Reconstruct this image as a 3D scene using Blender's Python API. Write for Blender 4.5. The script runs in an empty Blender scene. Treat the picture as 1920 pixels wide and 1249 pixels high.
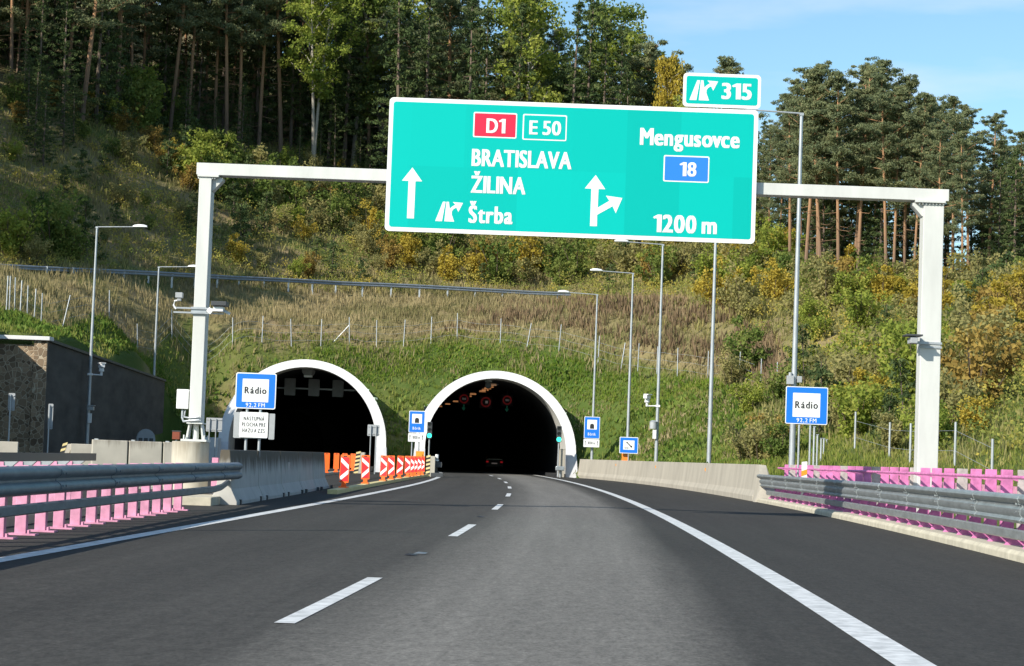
import bpy, math, numpy as np
from mathutils import Vector, Matrix
from mathutils.geometry import tessellate_polygon

S = bpy.context.scene
COL = S.collection
R = math.radians

# ------------------------------------------------------------------ camera
F_PX = 4000.0; CX, CY = 960.0, 624.5; EYE = 1.25
PITCH = math.atan((858 - 624.5) / F_PX); ROLL = R(2.05)
cam_d = bpy.data.cameras.new('camera'); cam = bpy.data.objects.new('camera', cam_d); COL.objects.link(cam)
cam_d.sensor_width = 36.0; cam_d.lens = 36.0 * F_PX / 1920.0; cam_d.clip_end = 6000; cam_d.clip_start = 0.3
cam.matrix_world = Matrix.Translation((0, 0, EYE)) @ Matrix.Rotation(math.pi / 2 + PITCH, 4, 'X') @ Matrix.Rotation(ROLL, 4, 'Z')
S.camera = cam

# ------------------------------------------------------------------ sky, sun, exposure
SUN_EL = R(30); SUN_AZ = R(225)          # azimuth clockwise from +Y: the sun stands behind the left shoulder
W = bpy.data.worlds.new('World'); S.world = W; W.use_nodes = True
nt = W.node_tree; nt.nodes.clear()
sky = nt.nodes.new('ShaderNodeTexSky'); sky.sky_type = 'NISHITA'; sky.sun_disc = False
sky.sun_elevation = SUN_EL; sky.sun_rotation = SUN_AZ
sky.air_density = 1.0; sky.dust_density = 0.6; sky.ozone_density = 1.4
tc = nt.nodes.new('ShaderNodeTexCoord'); mp = nt.nodes.new('ShaderNodeMapping'); mp.inputs['Scale'].default_value = (5, 5, 22)
ns = nt.nodes.new('ShaderNodeTexNoise'); ns.inputs['Scale'].default_value = 1.6; ns.inputs['Detail'].default_value = 6
ns.inputs['Roughness'].default_value = 0.5
cr = nt.nodes.new('ShaderNodeValToRGB'); cr.color_ramp.elements[0].position = 0.49; cr.color_ramp.elements[1].position = 0.85
cr.color_ramp.elements[0].color = (0, 0, 0, 1); cr.color_ramp.elements[1].color = (0.55, 0.55, 0.55, 1)
mx = nt.nodes.new('ShaderNodeMixRGB'); mx.inputs['Color2'].default_value = (6.6, 7.0, 8.2, 1)
bg = nt.nodes.new('ShaderNodeBackground'); bg.inputs['Strength'].default_value = 0.11
wo = nt.nodes.new('ShaderNodeOutputWorld')
L = nt.links.new
L(tc.outputs['Generated'], mp.inputs['Vector']); L(mp.outputs['Vector'], ns.inputs['Vector']); L(ns.outputs['Fac'], cr.inputs['Fac'])
tn = nt.nodes.new('ShaderNodeMixRGB'); tn.blend_type = 'MULTIPLY'; tn.inputs['Fac'].default_value = 1; tn.inputs['Color2'].default_value = (.90, 1.12, 1.18, 1)
L(sky.outputs['Color'], tn.inputs['Color1'])
L(cr.outputs['Color'], mx.inputs['Fac']); L(tn.outputs['Color'], mx.inputs['Color1'])
L(mx.outputs['Color'], bg.inputs['Color']); L(bg.outputs['Background'], wo.inputs['Surface'])
sd = bpy.data.lights.new('sun', 'SUN'); sd.energy = 5.0; sd.angle = R(0.5); sd.color = (1.0, 0.93, 0.82)
so = bpy.data.objects.new('sun', sd); COL.objects.link(so)
sun_to = Vector((math.sin(SUN_AZ) * math.cos(SUN_EL), math.cos(SUN_AZ) * math.cos(SUN_EL), math.sin(SUN_EL)))
so.rotation_euler = sun_to.to_track_quat('Z', 'Y').to_euler(); so.location = (-40, -40, 60)
S.view_settings.view_transform = 'Standard'; S.view_settings.look = 'None'
S.view_settings.exposure = 0.38; S.view_settings.gamma = 1.0

# ------------------------------------------------------------------ picture survey helpers
def ray(px, py):
    x = px - CX; y = -(py - CY); c, s = math.cos(ROLL), math.sin(ROLL)
    xr = x * c - y * s; yr = x * s + y * c
    cp, sp = math.cos(PITCH), math.sin(PITCH)
    dz = yr / F_PX
    return (xr / F_PX, cp - dz * sp, sp + dz * cp)
def P(px, py, Y):
    d = ray(px, py); t = Y / d[1]
    return Vector((d[0] * t, Y, EYE + d[2] * t))
def to_px(x, y, z):
    z = z - EYE; cp, sp = math.cos(PITCH), math.sin(PITCH)
    yy = y * cp + z * sp; zz = -y * sp + z * cp
    xr = x / yy * F_PX; yr = zz / yy * F_PX
    c, s = math.cos(ROLL), math.sin(ROLL)
    return CX + xr * c + yr * s, CY - (-xr * s + yr * c)
RNG = np.random.default_rng(7)

# ------------------------------------------------------------------ object helpers
def tag(o, label=None, cat=None, group=None, kind=None):
    if label: o['label'] = label
    if cat: o['category'] = cat
    if group: o['group'] = group
    if kind: o['kind'] = kind
    return o
def thing(name, loc, label, cat, group=None):
    o = bpy.data.objects.new(name, None); COL.objects.link(o); o.location = loc; o.empty_display_size = 0.2
    return tag(o, label, cat, group)
def dup(root, loc, rz=None, sc=None, label=None, group=None):
    r = root.copy(); COL.objects.link(r); r.location = loc
    if rz is not None: r.rotation_euler = (0, 0, rz)
    if sc is not None: r.scale = (sc, sc, sc) if not hasattr(sc, '__len__') else sc
    for ch in root.children:
        c = ch.copy(); COL.objects.link(c); c.parent = r
        for g in ch.children:
            d = g.copy(); COL.objects.link(d); d.parent = c
    if label: r['label'] = label
    if group: r['group'] = group
    return r
def root_loc(o):
    v = Vector((0, 0, 0))
    while o is not None:
        v = v + Vector(o.location); o = o.parent
    return v

class MB:
    """collects shapes; build() links them as one mesh object"""
    def __init__(s): s.v = []; s.f = []; s.m = []
    def add(s, vs, fs, m=0):
        b = len(s.v); s.v += [tuple(p) for p in vs]
        for f in fs: s.f.append([b + i for i in f]); s.m.append(m)
        return s
    def box(s, c, d, rz=0.0, m=0, rx=0.0, ry=0.0):
        M = Matrix.Rotation(rz, 3, 'Z') @ Matrix.Rotation(ry, 3, 'Y') @ Matrix.Rotation(rx, 3, 'X'); vs = []
        for k in range(8):
            p = Vector(((k & 1) - .5, ((k >> 1) & 1) - .5, (k >> 2) - .5))
            vs.append(M @ Vector((p.x * d[0], p.y * d[1], p.z * d[2])) + Vector(c))
        return s.add(vs, [(0, 2, 3, 1), (4, 5, 7, 6), (0, 1, 5, 4), (2, 6, 7, 3), (0, 4, 6, 2), (1, 3, 7, 5)], m)
    def cyl(s, p0, p1, r0, r1=None, n=12, m=0, caps=True):
        r1 = r0 if r1 is None else r1; p0 = Vector(p0); p1 = Vector(p1); ax = (p1 - p0).normalized()
        u = ax.orthogonal().normalized(); w = ax.cross(u); vs = []
        for p, r in ((p0, r0), (p1, r1)):
            for k in range(n):
                a = 2 * math.pi * k / n; vs.append(p + u * (r * math.cos(a)) + w * (r * math.sin(a)))
        fs = [(k, (k + 1) % n, n + (k + 1) % n, n + k) for k in range(n)]
        if caps: fs += [tuple(range(n))[::-1], tuple(range(n, 2 * n))]
        return s.add(vs, fs, m)
    def tube(s, pts, r, n=8, m=0):
        pts = [Vector(p) for p in pts]; k = len(pts); rr = r if hasattr(r, '__len__') else [r] * k; vs = []; fs = []
        for i, p in enumerate(pts):
            t = (pts[min(i + 1, k - 1)] - pts[max(i - 1, 0)]).normalized()
            ref = Vector((0, 0, 1)) if abs(t.z) < .9 else Vector((1, 0, 0))
            u = t.cross(ref).normalized(); w = u.cross(t)
            for q in range(n):
                a = 2 * math.pi * q / n; vs.append(p + u * (rr[i] * math.cos(a)) + w * (rr[i] * math.sin(a)))
        for i in range(k - 1):
            for q in range(n):
                fs.append((i * n + q, i * n + (q + 1) % n, (i + 1) * n + (q + 1) % n, (i + 1) * n + q))
        fs += [tuple(range(n))[::-1], tuple(range((k - 1) * n, k * n))]
        return s.add(vs, fs, m)
    def prism(s, outline, y0, y1, m=0, at=(0, 0, 0), rz=0.0):
        """outline in the XZ plane pushed from y0 (front) to y1 (back)"""
        n = len(outline); M = Matrix.Rotation(rz, 3, 'Z'); A = Vector(at)
        vs = [A + M @ Vector((p[0], y0, p[1])) for p in outline] + [A + M @ Vector((p[0], y1, p[1])) for p in outline]
        tris = tessellate_polygon([[Vector((p[0], p[1], 0)) for p in outline]])
        fs = [tuple(t) for t in tris] + [tuple(n + i for i in t)[::-1] for t in tris]
        fs += [(i, (i + 1) % n, n + (i + 1) % n, n + i) for i in range(n)]
        return s.add(vs, fs, m)
    def sweep(s, path, prof, m=0, closed=True, caps=True):
        """profile (a to the right of the path, b up) carried along a path"""
        k = len(path); n = len(prof); P_ = [Vector(p) for p in path]; vs = []; fs = []
        for i, p in enumerate(P_):
            t = P_[min(i + 1, k - 1)] - P_[max(i - 1, 0)]; t.z = 0; t.normalize(); nr = Vector((t.y, -t.x, 0))
            for a, b in prof: vs.append(p + nr * a + Vector((0, 0, b)))
        e = n if closed else n - 1
        for i in range(k - 1):
            for q in range(e):
                fs.append((i * n + q, i * n + (q + 1) % n, (i + 1) * n + (q + 1) % n, (i + 1) * n + q))
        if closed and caps:
            tris = tessellate_polygon([[Vector((a, b, 0)) for a, b in prof]])
            fs += [tuple(t) for t in tris] + [tuple((k - 1) * n + i for i in t)[::-1] for t in tris]
        return s.add(vs, fs, m)
    def build(s, name, mats, parent=None, smooth=False, bevel=0.0, local=False):
        me = bpy.data.meshes.new(name)
        off = Vector((0, 0, 0)) if (local or parent is None) else root_loc(parent)
        me.from_pydata([tuple(Vector(p) - off) for p in s.v], [], s.f)
        mats = mats if isinstance(mats, (list, tuple)) else [mats]
        for mm in mats: me.materials.append(mm)
        if len(mats) > 1: me.polygons.foreach_set('material_index', s.m)
        if smooth:
            me.polygons.foreach_set('use_smooth', [True] * len(me.polygons))
        import bmesh
        bm = bmesh.new(); bm.from_mesh(me); bmesh.ops.recalc_face_normals(bm, faces=bm.faces); bm.to_mesh(me); bm.free()
        if smooth:
            try: me.set_sharp_from_angle(angle=R(40))
            except Exception: pass
        o = bpy.data.objects.new(name, me); COL.objects.link(o)
        if parent is not None: o.parent = parent
        if bevel:
            b = o.modifiers.new('bevel', 'BEVEL'); b.width = bevel; b.segments = 2; b.limit_method = 'ANGLE'; b.angle_limit = R(35)
        return o

# ------------------------------------------------------------------ materials
def new_mat(name):
    m = bpy.data.materials.new(name); m.use_nodes = True; return m, m.node_tree, m.node_tree.nodes['Principled BSDF']
def mat(name, col, rough=0.6, metal=0.0, var=0.0, scale=3.0, bump=0.0, stretch=(1, 1, 1), spec=0.5, detail=6):
    m, t, b = new_mat(name); b.inputs['Base Color'].default_value = (*col, 1); b.inputs['Roughness'].default_value = rough
    b.inputs['Metallic'].default_value = metal; b.inputs['Specular IOR Level'].default_value = spec
    if var or bump:
        c = t.nodes.new('ShaderNodeTexCoord'); mp = t.nodes.new('ShaderNodeMapping'); mp.inputs['Scale'].default_value = stretch
        n = t.nodes.new('ShaderNodeTexNoise'); n.inputs['Scale'].default_value = scale; n.inputs['Detail'].default_value = detail; n.inputs['Roughness'].default_value = .62
        t.links.new(c.outputs['Object'], mp.inputs['Vector']); t.links.new(mp.outputs['Vector'], n.inputs['Vector'])
        if var:
            r = t.nodes.new('ShaderNodeValToRGB'); r.color_ramp.elements[0].position = .3; r.color_ramp.elements[1].position = .72
            r.color_ramp.elements[0].color = (*[x * (1 - var) for x in col], 1); r.color_ramp.elements[1].color = (*[min(1, x * (1 + var * .6)) for x in col], 1)
            t.links.new(n.outputs['Fac'], r.inputs['Fac']); t.links.new(r.outputs['Color'], b.inputs['Base Color'])
        if bump:
            bp = t.nodes.new('ShaderNodeBump'); bp.inputs['Strength'].default_value = bump; bp.inputs['Distance'].default_value = .05
            t.links.new(n.outputs['Fac'], bp.inputs['Height']); t.links.new(bp.outputs['Normal'], b.inputs['Normal'])
    return m
def emit(name, col, st):
    m, t, b = new_mat(name); b.inputs['Base Color'].default_value = (*[c * .2 for c in col], 1)
    b.inputs['Emission Color'].default_value = (*col, 1); b.inputs['Emission Strength'].default_value = st; return m

M_white = mat('white_paint', (.60, .61, .58), .5, var=.14, scale=1.6, stretch=(1, 1, .25))
M_galv = mat('galvanised_steel', (.42, .45, .47), .42, .35, var=.18, scale=5, stretch=(1, 1, .4))
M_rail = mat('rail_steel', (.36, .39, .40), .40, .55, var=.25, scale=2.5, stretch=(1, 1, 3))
M_raildark = mat('shaded_upper_rail_steel', (.27, .31, .35), .5, .4, var=.2, scale=2)  # bluish shadow over the upper rail is put into its steel colour
M_dark = mat('dark_metal', (.05, .055, .06), .5)
M_grey = mat('grey_paint', (.36, .38, .39), .5, var=.12, scale=4)
M_pink = mat('pink_primer', (.64, .20, .43), .6, var=.38, scale=5)
M_pinkpale = mat('pale_pink_primer', (.66, .29, .43), .6, var=.3, scale=5)
M_railshade = mat('shaded_rail_steel', (.17, .20, .225), .5, .3, var=.3, scale=2.5, stretch=(1, 1, 3))  # rail steel coloured darker and bluer for the shaded left rail
M_signgreen = mat('sign_green', (.001, .47, .40), .45, var=.03, scale=.8, spec=.12)
M_signwhite = mat('sign_white', (.80, .81, .80), .4)
M_signblue = mat('sign_blue', (.008, .17, .72), .4)
M_sign18 = mat('route_blue', (.02, .20, .75), .4)
M_signred = mat('sign_red', (.62, .012, .05), .4)
M_black = mat('black_print', (.02, .02, .022), .5)
M_orange = mat('orange_plastic', (.90, .14, .012), .45)
M_brred = mat('board_red', (.72, .025, .03), .4)
M_amber = mat('amber_box', (.80, .30, .02), .5)
M_yellow = mat('faded_yellow', (.72, .60, .28), .6, var=.2, scale=6)
M_mark = mat('road_paint', (.66, .67, .66), .6, var=.42, scale=5, detail=12)
M_portal = mat('portal_concrete', (.66, .66, .65), .6, var=.16, scale=.9, stretch=(1, 1, .3), bump=.05)
M_portal_in = mat('collar_inner_concrete', (.52, .51, .47), .7, var=.15, scale=.9, stretch=(1, 1, .4))
M_portal_foot = mat('portal_foot_coating', (.52, .52, .54), .7, var=.12, scale=2)
M_lining = mat('shade_dark_lining', (.022, .024, .027), .85, var=.3, scale=.5)  # near-black colour paints in the darkness of the tunnel
M_conc_light = mat('light_concrete', (.385, .355, .295), .8, var=.22, scale=1.1, bump=.12, stretch=(1, 1, .35))
M_kerb = mat('kerb_concrete', (.50, .46, .36), .85, var=.25, scale=3, bump=.15)
M_rust = mat('rust_red_box', (.20, .045, .02), .7)
M_red_light = emit('tail_lamp', (1, .02, .03), .16)
M_green_light = emit('green_lens', (.03, 1, .62), 2.6)
M_lamp_on = emit('tunnel_lamp_glow', (1, .42, .16), .36)
M_lamp_on2 = emit('tunnel_lamp_near', (1, .55, .30), .2)
M_led_red = emit('led_red', (1, .03, .04), .035)
M_led_white = emit('led_and_plate_white', (1, .85, .8), .05)
M_led_green = emit('led_green', (.02, .7, .4), .018)
M_led_blue = emit('exit_sign_glow', (.25, .5, .65), .14)
M_lens_off = mat('dark_lens', (.03, .03, .03), .2)
M_glass = mat('lamp_glass', (.7, .72, .72), .15)

def panelled(name, col, step):
    m, t, b = new_mat(name); b.inputs['Roughness'].default_value = .45; b.inputs['Specular IOR Level'].default_value = .12
    c = t.nodes.new('ShaderNodeTexCoord'); sn = t.nodes.new('ShaderNodeVectorMath'); sn.operation = 'SNAP'; sn.inputs[1].default_value = step
    w = t.nodes.new('ShaderNodeTexWhiteNoise'); t.links.new(c.outputs['Object'], sn.inputs[0]); t.links.new(sn.outputs[0], w.inputs['Vector'])
    r = t.nodes.new('ShaderNodeMapRange'); r.inputs['To Min'].default_value = .90; r.inputs['To Max'].default_value = 1.06; t.links.new(w.outputs['Value'], r.inputs['Value'])
    mu = t.nodes.new('ShaderNodeMixRGB'); mu.blend_type = 'MULTIPLY'; mu.inputs['Fac'].default_value = 1; mu.inputs['Color1'].default_value = (*col, 1); t.links.new(r.outputs[0], mu.inputs['Color2'])
    t.links.new(mu.outputs['Color'], b.inputs['Base Color']); return m
M_signgreen = panelled('sign_green_sheets', (.001, .455, .40), (1.22, 5.0, 1.55))

def stained_concrete(name, base, dirt, streak=1.0, zlo=.45, zhi=1.25):
    """concrete with dark run-off streaks that start at the top edge (real dirt)"""
    m, t, b = new_mat(name); b.inputs['Roughness'].default_value = .85
    g = t.nodes.new('ShaderNodeNewGeometry'); sp = t.nodes.new('ShaderNodeSeparateXYZ'); t.links.new(g.outputs['Position'], sp.inputs[0])
    mp = t.nodes.new('ShaderNodeMapping'); mp.inputs['Scale'].default_value = (1.6, 1.6, .12)
    t.links.new(g.outputs['Position'], mp.inputs['Vector'])
    n = t.nodes.new('ShaderNodeTexNoise'); n.inputs['Scale'].default_value = 3.2; n.inputs['Detail'].default_value = 8; n.inputs['Roughness'].default_value = .7
    t.links.new(mp.outputs['Vector'], n.inputs['Vector'])
    mr = t.nodes.new('ShaderNodeMapRange'); mr.inputs['From Min'].default_value = zlo; mr.inputs['From Max'].default_value = zhi
    t.links.new(sp.outputs['Z'], mr.inputs['Value'])
    ml = t.nodes.new('ShaderNodeMath'); ml.operation = 'MULTIPLY_ADD'; ml.inputs[1].default_value = .75; t.links.new(mr.outputs[0], ml.inputs[0])
    ad = t.nodes.new('ShaderNodeMath'); ad.operation = 'SUBTRACT'; ad.inputs[1].default_value = .12 / streak
    t.links.new(n.outputs['Fac'], ad.inputs[0]); t.links.new(ad.outputs[0], ml.inputs[2])
    rp = t.nodes.new('ShaderNodeValToRGB'); rp.color_ramp.elements[0].position = .52; rp.color_ramp.elements[1].position = .80
    rp.color_ramp.elements[0].color = (*base, 1); rp.color_ramp.elements[1].color = (*dirt, 1)
    t.links.new(ml.outputs[0], rp.inputs['Fac'])
    n2 = t.nodes.new('ShaderNodeTexNoise'); n2.inputs['Scale'].default_value = 2.0; n2.inputs['Detail'].default_value = 8; t.links.new(g.outputs['Position'], n2.inputs['Vector'])
    r2 = t.nodes.new('ShaderNodeMapRange'); r2.inputs['To Min'].default_value = .72; r2.inputs['To Max'].default_value = 1.15; t.links.new(n2.outputs['Fac'], r2.inputs['Value'])
    mu = t.nodes.new('ShaderNodeMixRGB'); mu.blend_type = 'MULTIPLY'; mu.inputs['Fac'].default_value = 1
    t.links.new(rp.outputs['Color'], mu.inputs['Color1']); t.links.new(r2.outputs[0], mu.inputs['Color2'])
    t.links.new(mu.outputs['Color'], b.inputs['Base Color'])
    bp = t.nodes.new('ShaderNodeBump'); bp.inputs['Strength'].default_value = .2; bp.inputs['Distance'].default_value = .02
    t.links.new(n2.outputs['Fac'], bp.inputs['Height']); t.links.new(bp.outputs['Normal'], b.inputs['Normal'])
    return m
M_jersey = stained_concrete('stained_barrier_concrete', (.47, .455, .42), (.10, .085, .062), 1.0, .50, 1.36)
M_jersey2 = stained_concrete('pale_barrier_concrete', (.46, .43, .36), (.20, .17, .13), .7, .9, 2.0)
M_pier = stained_concrete('pier_concrete', (.54, .50, .41), (.34, .30, .23), .7, .6, 2.0)

def asphalt(name):
    """UV: u = metres across from the lane line, v = metres along"""
    m, t, b = new_mat(name); b.inputs['Roughness'].default_value = .88; b.inputs['Specular IOR Level'].default_value = .18
    uv = t.nodes.new('ShaderNodeUVMap'); sp = t.nodes.new('ShaderNodeSeparateXYZ'); t.links.new(uv.outputs[0], sp.inputs[0])
    mpw = t.nodes.new('ShaderNodeMapping'); mpw.inputs['Scale'].default_value = (1.2, .05, 1); t.links.new(uv.outputs[0], mpw.inputs['Vector'])
    nw = t.nodes.new('ShaderNodeTexNoise'); nw.inputs['Scale'].default_value = 1.0; nw.inputs['Detail'].default_value = 3; t.links.new(mpw.outputs[0], nw.inputs['Vector'])
    wob = t.nodes.new('ShaderNodeMath'); wob.operation = 'MULTIPLY_ADD'; wob.inputs[1].default_value = .5; t.links.new(nw.outputs['Fac'], wob.inputs[0]); t.links.new(sp.outputs['X'], wob.inputs[2])
    mr = t.nodes.new('ShaderNodeMapRange'); mr.inputs['From Min'].default_value = -8; mr.inputs['From Max'].default_value = 12; t.links.new(wob.outputs[0], mr.inputs['Value'])
    r = t.nodes.new('ShaderNodeValToRGB'); cr = r.color_ramp
    def pos(u): return (u + .25 + 8) / 20.0
    stops = [(-8, .040), (-4.3, .042), (-3.9, .038), (-2.9, .049), (-2.0, .043), (-1.0, .053), (-.1, .056), (.3, .095), (1.1, .155), (1.9, .146), (2.7, .150), (3.05, .085), (3.35, .043), (4.4, .040), (12, .045)]
    cr.elements[0].position = pos(stops[0][0]); cr.elements[1].position = min(1, pos(stops[-1][0]))
    for i, (u, g) in enumerate(stops):
        e = cr.elements[0] if i == 0 else (cr.elements[-1] if i == len(stops) - 1 else cr.elements.new(pos(u)))
        e.color = (g * 1.05, g * 1.0, g * .90, 1)
    t.links.new(mr.outputs[0], r.inputs['Fac'])
    def noise(scale, sx, sy, det=6, rough=.65):
        mp = t.nodes.new('ShaderNodeMapping'); mp.inputs['Scale'].default_value = (sx, sy, 1); t.links.new(uv.outputs[0], mp.inputs['Vector'])
        n = t.nodes.new('ShaderNodeTexNoise'); n.inputs['Scale'].default_value = scale; n.inputs['Detail'].default_value = det; n.inputs['Roughness'].default_value = rough
        t.links.new(mp.outputs[0], n.inputs['Vector']); return n
    na = noise(28, 1, .45, 8, .8); nb = noise(1.3, 2.2, .06, 6); nc = noise(.35, 1, .6, 4); nd = noise(9, 1, .35, 6, .75)
    cur = r.outputs['Color']
    for n, lo, hi in ((na, .45, 1.6), (nd, .7, 1.32), (nb, .88, 1.13), (nc, .93, 1.07)):
        q = t.nodes.new('ShaderNodeMapRange'); q.inputs['From Min'].default_value = .28; q.inputs['From Max'].default_value = .72
        q.inputs['To Min'].default_value = lo; q.inputs['To Max'].default_value = hi; t.links.new(n.outputs['Fac'], q.inputs['Value'])
        mu = t.nodes.new('ShaderNodeMixRGB'); mu.blend_type = 'MULTIPLY'; mu.inputs['Fac'].default_value = 1
        t.links.new(cur, mu.inputs['Color1']); t.links.new(q.outputs[0], mu.inputs['Color2']); cur = mu.outputs['Color']
    t.links.new(cur, b.inputs['Base Color'])
    bp = t.nodes.new('ShaderNodeBump'); bp.inputs['Strength'].default_value = .35; bp.inputs['Distance'].default_value = .008
    t.links.new(na.outputs['Fac'], bp.inputs['Height']); t.links.new(bp.outputs['Normal'], b.inputs['Normal'])
    return m
M_asphalt = asphalt('asphalt')

# ------------------------------------------------------------------ road lines (metres, along Y)
def poly2(ys, xs, deg=2): return np.poly1d(np.polyfit(ys, xs, deg))
CEN = poly2([15.5, 21.2, 33.4, 49.8, 66, 83.7, 102.2, 113, 125], [-1.57, -1.29, -.8, -.27, .03, .11, .03, -.17, -.42])
_lf = poly2([22.3, 23.8, 28.8, 40.4, 53.5, 74.6, 117.2, 150], [-5.2, -5.13, -5.06, -4.75, -4.38, -3.9, -3.85, -4.6], 3)
_rt = poly2([13.9, 17.6, 30, 49.5, 77.7, 124.7, 152], [2.70, 2.85, 3.15, 3.7, 4.05, 3.40, 2.5], 3)
def cen(y): return float(CEN(y))
def lft(y): return float(_lf(y)) if y < 150 else float(_lf(150)) + cen(y) - cen(150)
def rgt(y): return float(_rt(y)) if y < 150 else float(_rt(150)) + cen(y) - cen(150)
_wl = poly2([5, 20, 30, 49, 66, 78, 100, 115, 130, 140, 152], [5.6, 6.75, 7.35, 8.35, 8.75, 8.78, 8.6, 8.2, 7.3, 6.4, 4.85], 4)
def wallr(y): return float(_wl(y))

def sheet(name, ys, xl, xr, z, m, label=None, cat=None, kind='structure', n=1, uv=True):
    v = []; f = []; us = []
    for y in ys:
        a, b = xl(y), xr(y)
        for k in range(n + 1):
            x = a + (b - a) * k / n; v.append((x, y, z)); us.append((x - cen(y), y))
    w = n + 1
    for i in range(len(ys) - 1):
        for k in range(n): f.append((i * w + k, i * w + k + 1, (i + 1) * w + k + 1, (i + 1) * w + k))
    me = bpy.data.meshes.new(name); me.from_pydata(v, [], f); me.materials.append(m)
    if uv:
        ul = me.uv_layers.new(name='UVMap')
        for lp in me.loops: ul.data[lp.index].uv = us[lp.vertex_index]
    o = bpy.data.objects.new(name, me); COL.objects.link(o)
    return tag(o, label, cat, kind=kind)
ys_road = list(np.arange(-12, 330, 2.0))
M_ground = mat('bare_ground', (.11, .10, .06), .95, var=.3, scale=.4)
gm = MB(); gm.add([(-2500, -2500, -.6), (2500, -2500, -.6), (2500, 2500, -.6), (-2500, 2500, -.6)], [(0, 1, 2, 3)])
tag(gm.build('ground', M_ground), 'bare earth under and around the motorway', 'ground', kind='structure')
sheet('road', ys_road, lambda y: cen(y) - (6.6 if y < 46 else (6.35 if y < 140 else 5.0)), lambda y: (wallr(y) + .6) if y < 148 else cen(y) + 6.0, 0.0, M_asphalt,
      'grey two lane asphalt motorway running into the right tunnel', 'road', n=4)
sheet('second_road', list(np.arange(-12, 300, 2.0)), lambda y: -25 if y < 150 else cen(y) - 18.5, lambda y: cen(y) - (6.7 if y < 46 else (6.45 if y < 140 else 9)), -0.008, M_asphalt,
      'dark asphalt carriageway leading to the left tunnel', 'road', n=2)
# markings
def strip(name, ys, xf, wdt, z=.005, label='', m=None):
    return sheet(name, ys, lambda y: xf(y) - wdt / 2, lambda y: xf(y) + wdt / 2, z, m or M_mark, label, 'road marking')
strip('edge_line', list(np.arange(-6, 300, 2.0)), lft, .24, label='solid white line along the left edge of the road')
strip('edge_line', list(np.arange(-6, 300, 2.0)), rgt, .28, label='solid white line along the right edge, beside the hard shoulder')
y0 = 15.45; k = 0
ords = ['nearest', 'second nearest', 'third nearest', 'fourth', 'fifth', 'sixth', 'seventh', 'eighth']
while y0 + 6 < 160:
    strip('lane_dash', list(np.linspace(y0, y0 + 6.0, 5)), cen, .15, .005, '%s white dash of the broken lane line' % ords[min(k, 7)])
    y0 += 17.7; k += 1

# ------------------------------------------------------------------ terrain
def vnoise(x, y, seed=0):
    x = np.asarray(x, float); y = np.asarray(y, float); xi = np.floor(x).astype(np.int64); yi = np.floor(y).astype(np.int64); fx = x - xi; fy = y - yi
    def h(a, b):
        n = (a * 374761393 + b * 668265263 + seed * 1442695041) & 0xffffffff
        n = ((n ^ (n >> 13)) * 1274126177) & 0xffffffff
        return ((n ^ (n >> 16)) & 0xffff) / 65535.0
    ux = fx * fx * (3 - 2 * fx); uy = fy * fy * (3 - 2 * fy)
    return (h(xi, yi) * (1 - ux) + h(xi + 1, yi) * ux) * (1 - uy) + (h(xi, yi + 1) * (1 - ux) + h(xi + 1, yi + 1) * ux) * uy
def fbm(x, y, s=0, o=4): return sum(vnoise(np.asarray(x) * 2 ** i, np.asarray(y) * 2 ** i, s + i) / 2 ** i for i in range(o)) / sum(1 / 2 ** i for i in range(o))

FENCE_PX = [(12, 582, 122), (205, 600, 144), (323, 611, 157), (437, 618, 159), (655, 642, 163), (857, 640, 166), (940, 643, 164.5), (1048, 658, 163), (1197, 690, 158), (1290, 703, 154), (1385, 715, 147), (1480, 745, 136)]
RAIL_PX = [(-60, 510, 147), (0, 515, 150), (270, 527, 163), (450, 540, 173), (650, 552, 182), (1000, 560, 190), (1065, 563, 191)]
FOREST_PX = [(-40, 175, 190), (100, 300, 185), (230, 222, 205), (400, 290, 215), (600, 310, 220), (700, 380, 220), (1000, 450, 220), (1200, 470, 220), (1400, 470, 200), (1600, 548, 180), (1850, 565, 160)]
anc = [tuple(P(*q)) for q in FENCE_PX + RAIL_PX[1:] + FOREST_PX + [(360, 570, 164.5), (520, 590, 170)]]
anc += [tuple(P(*q)) for q in [(1600, 620, 148), (1800, 868, 75), (1600, 862, 88), (1900, 700, 100), (1480, 858, 97), (1250, 765, 147), (1110, 765, 156.5), (1400, 790, 130)]]
anc += [(-25, 106, 6.7), (-25, 130, 6.3), (-24.6, 148, 5.8), (-35, 112, 8.6), (-30, 104, 7.0), (-30, 90, 7.0), (-45, 90, 9),
        (-14.5, 150, -.2), (-.85, 152, -.2), (-7.7, 151, -.1), (5.6, 152, .6), (-20.8, 150, .3), (-14.5, 160.5, 7.9), (-.85, 161.5, 7.4), (-7.7, 160, 6.2),
        (-23.9, 154, 5.9), (-21.3, 154, 1.8), (-22.4, 152, 2.6), (-22.8, 158, 5.9), (9.3, 112, .7), (9.5, 85, .5), (7.2, 145, .8), (-60, 300, 66), (-20, 300, 50), (10, 300, 32), (40, 300, 20), (75, 300, 12), (-95, 200, 46), (-60, 150, 20),
        (60, 200, 16), (60, 120, 15), (45, 80, 8), (25, 60, 2), (20, 40, -.4), (45, 40, 2), (-60, 100, 12), (12, 60, -.5), (12, 30, -.5), (-100, 300, 75), (-95, 120, 24)]
A = np.array(anc); SC = 50.0
def _phi(r2): return np.where(r2 > 0, .5 * r2 * np.log(np.maximum(r2, 1e-12)), 0)
_n = len(A); _x = A[:, :2] / SC
_K = _phi(((_x[:, None] - _x[None]) ** 2).sum(-1)) + np.eye(_n) * .002
_Q = np.hstack([np.ones((_n, 1)), _x]); _M = np.block([[_K, _Q], [_Q.T, np.zeros((3, 3))]])
_w = np.linalg.solve(_M, np.concatenate([A[:, 2], np.zeros(3)]))
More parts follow.
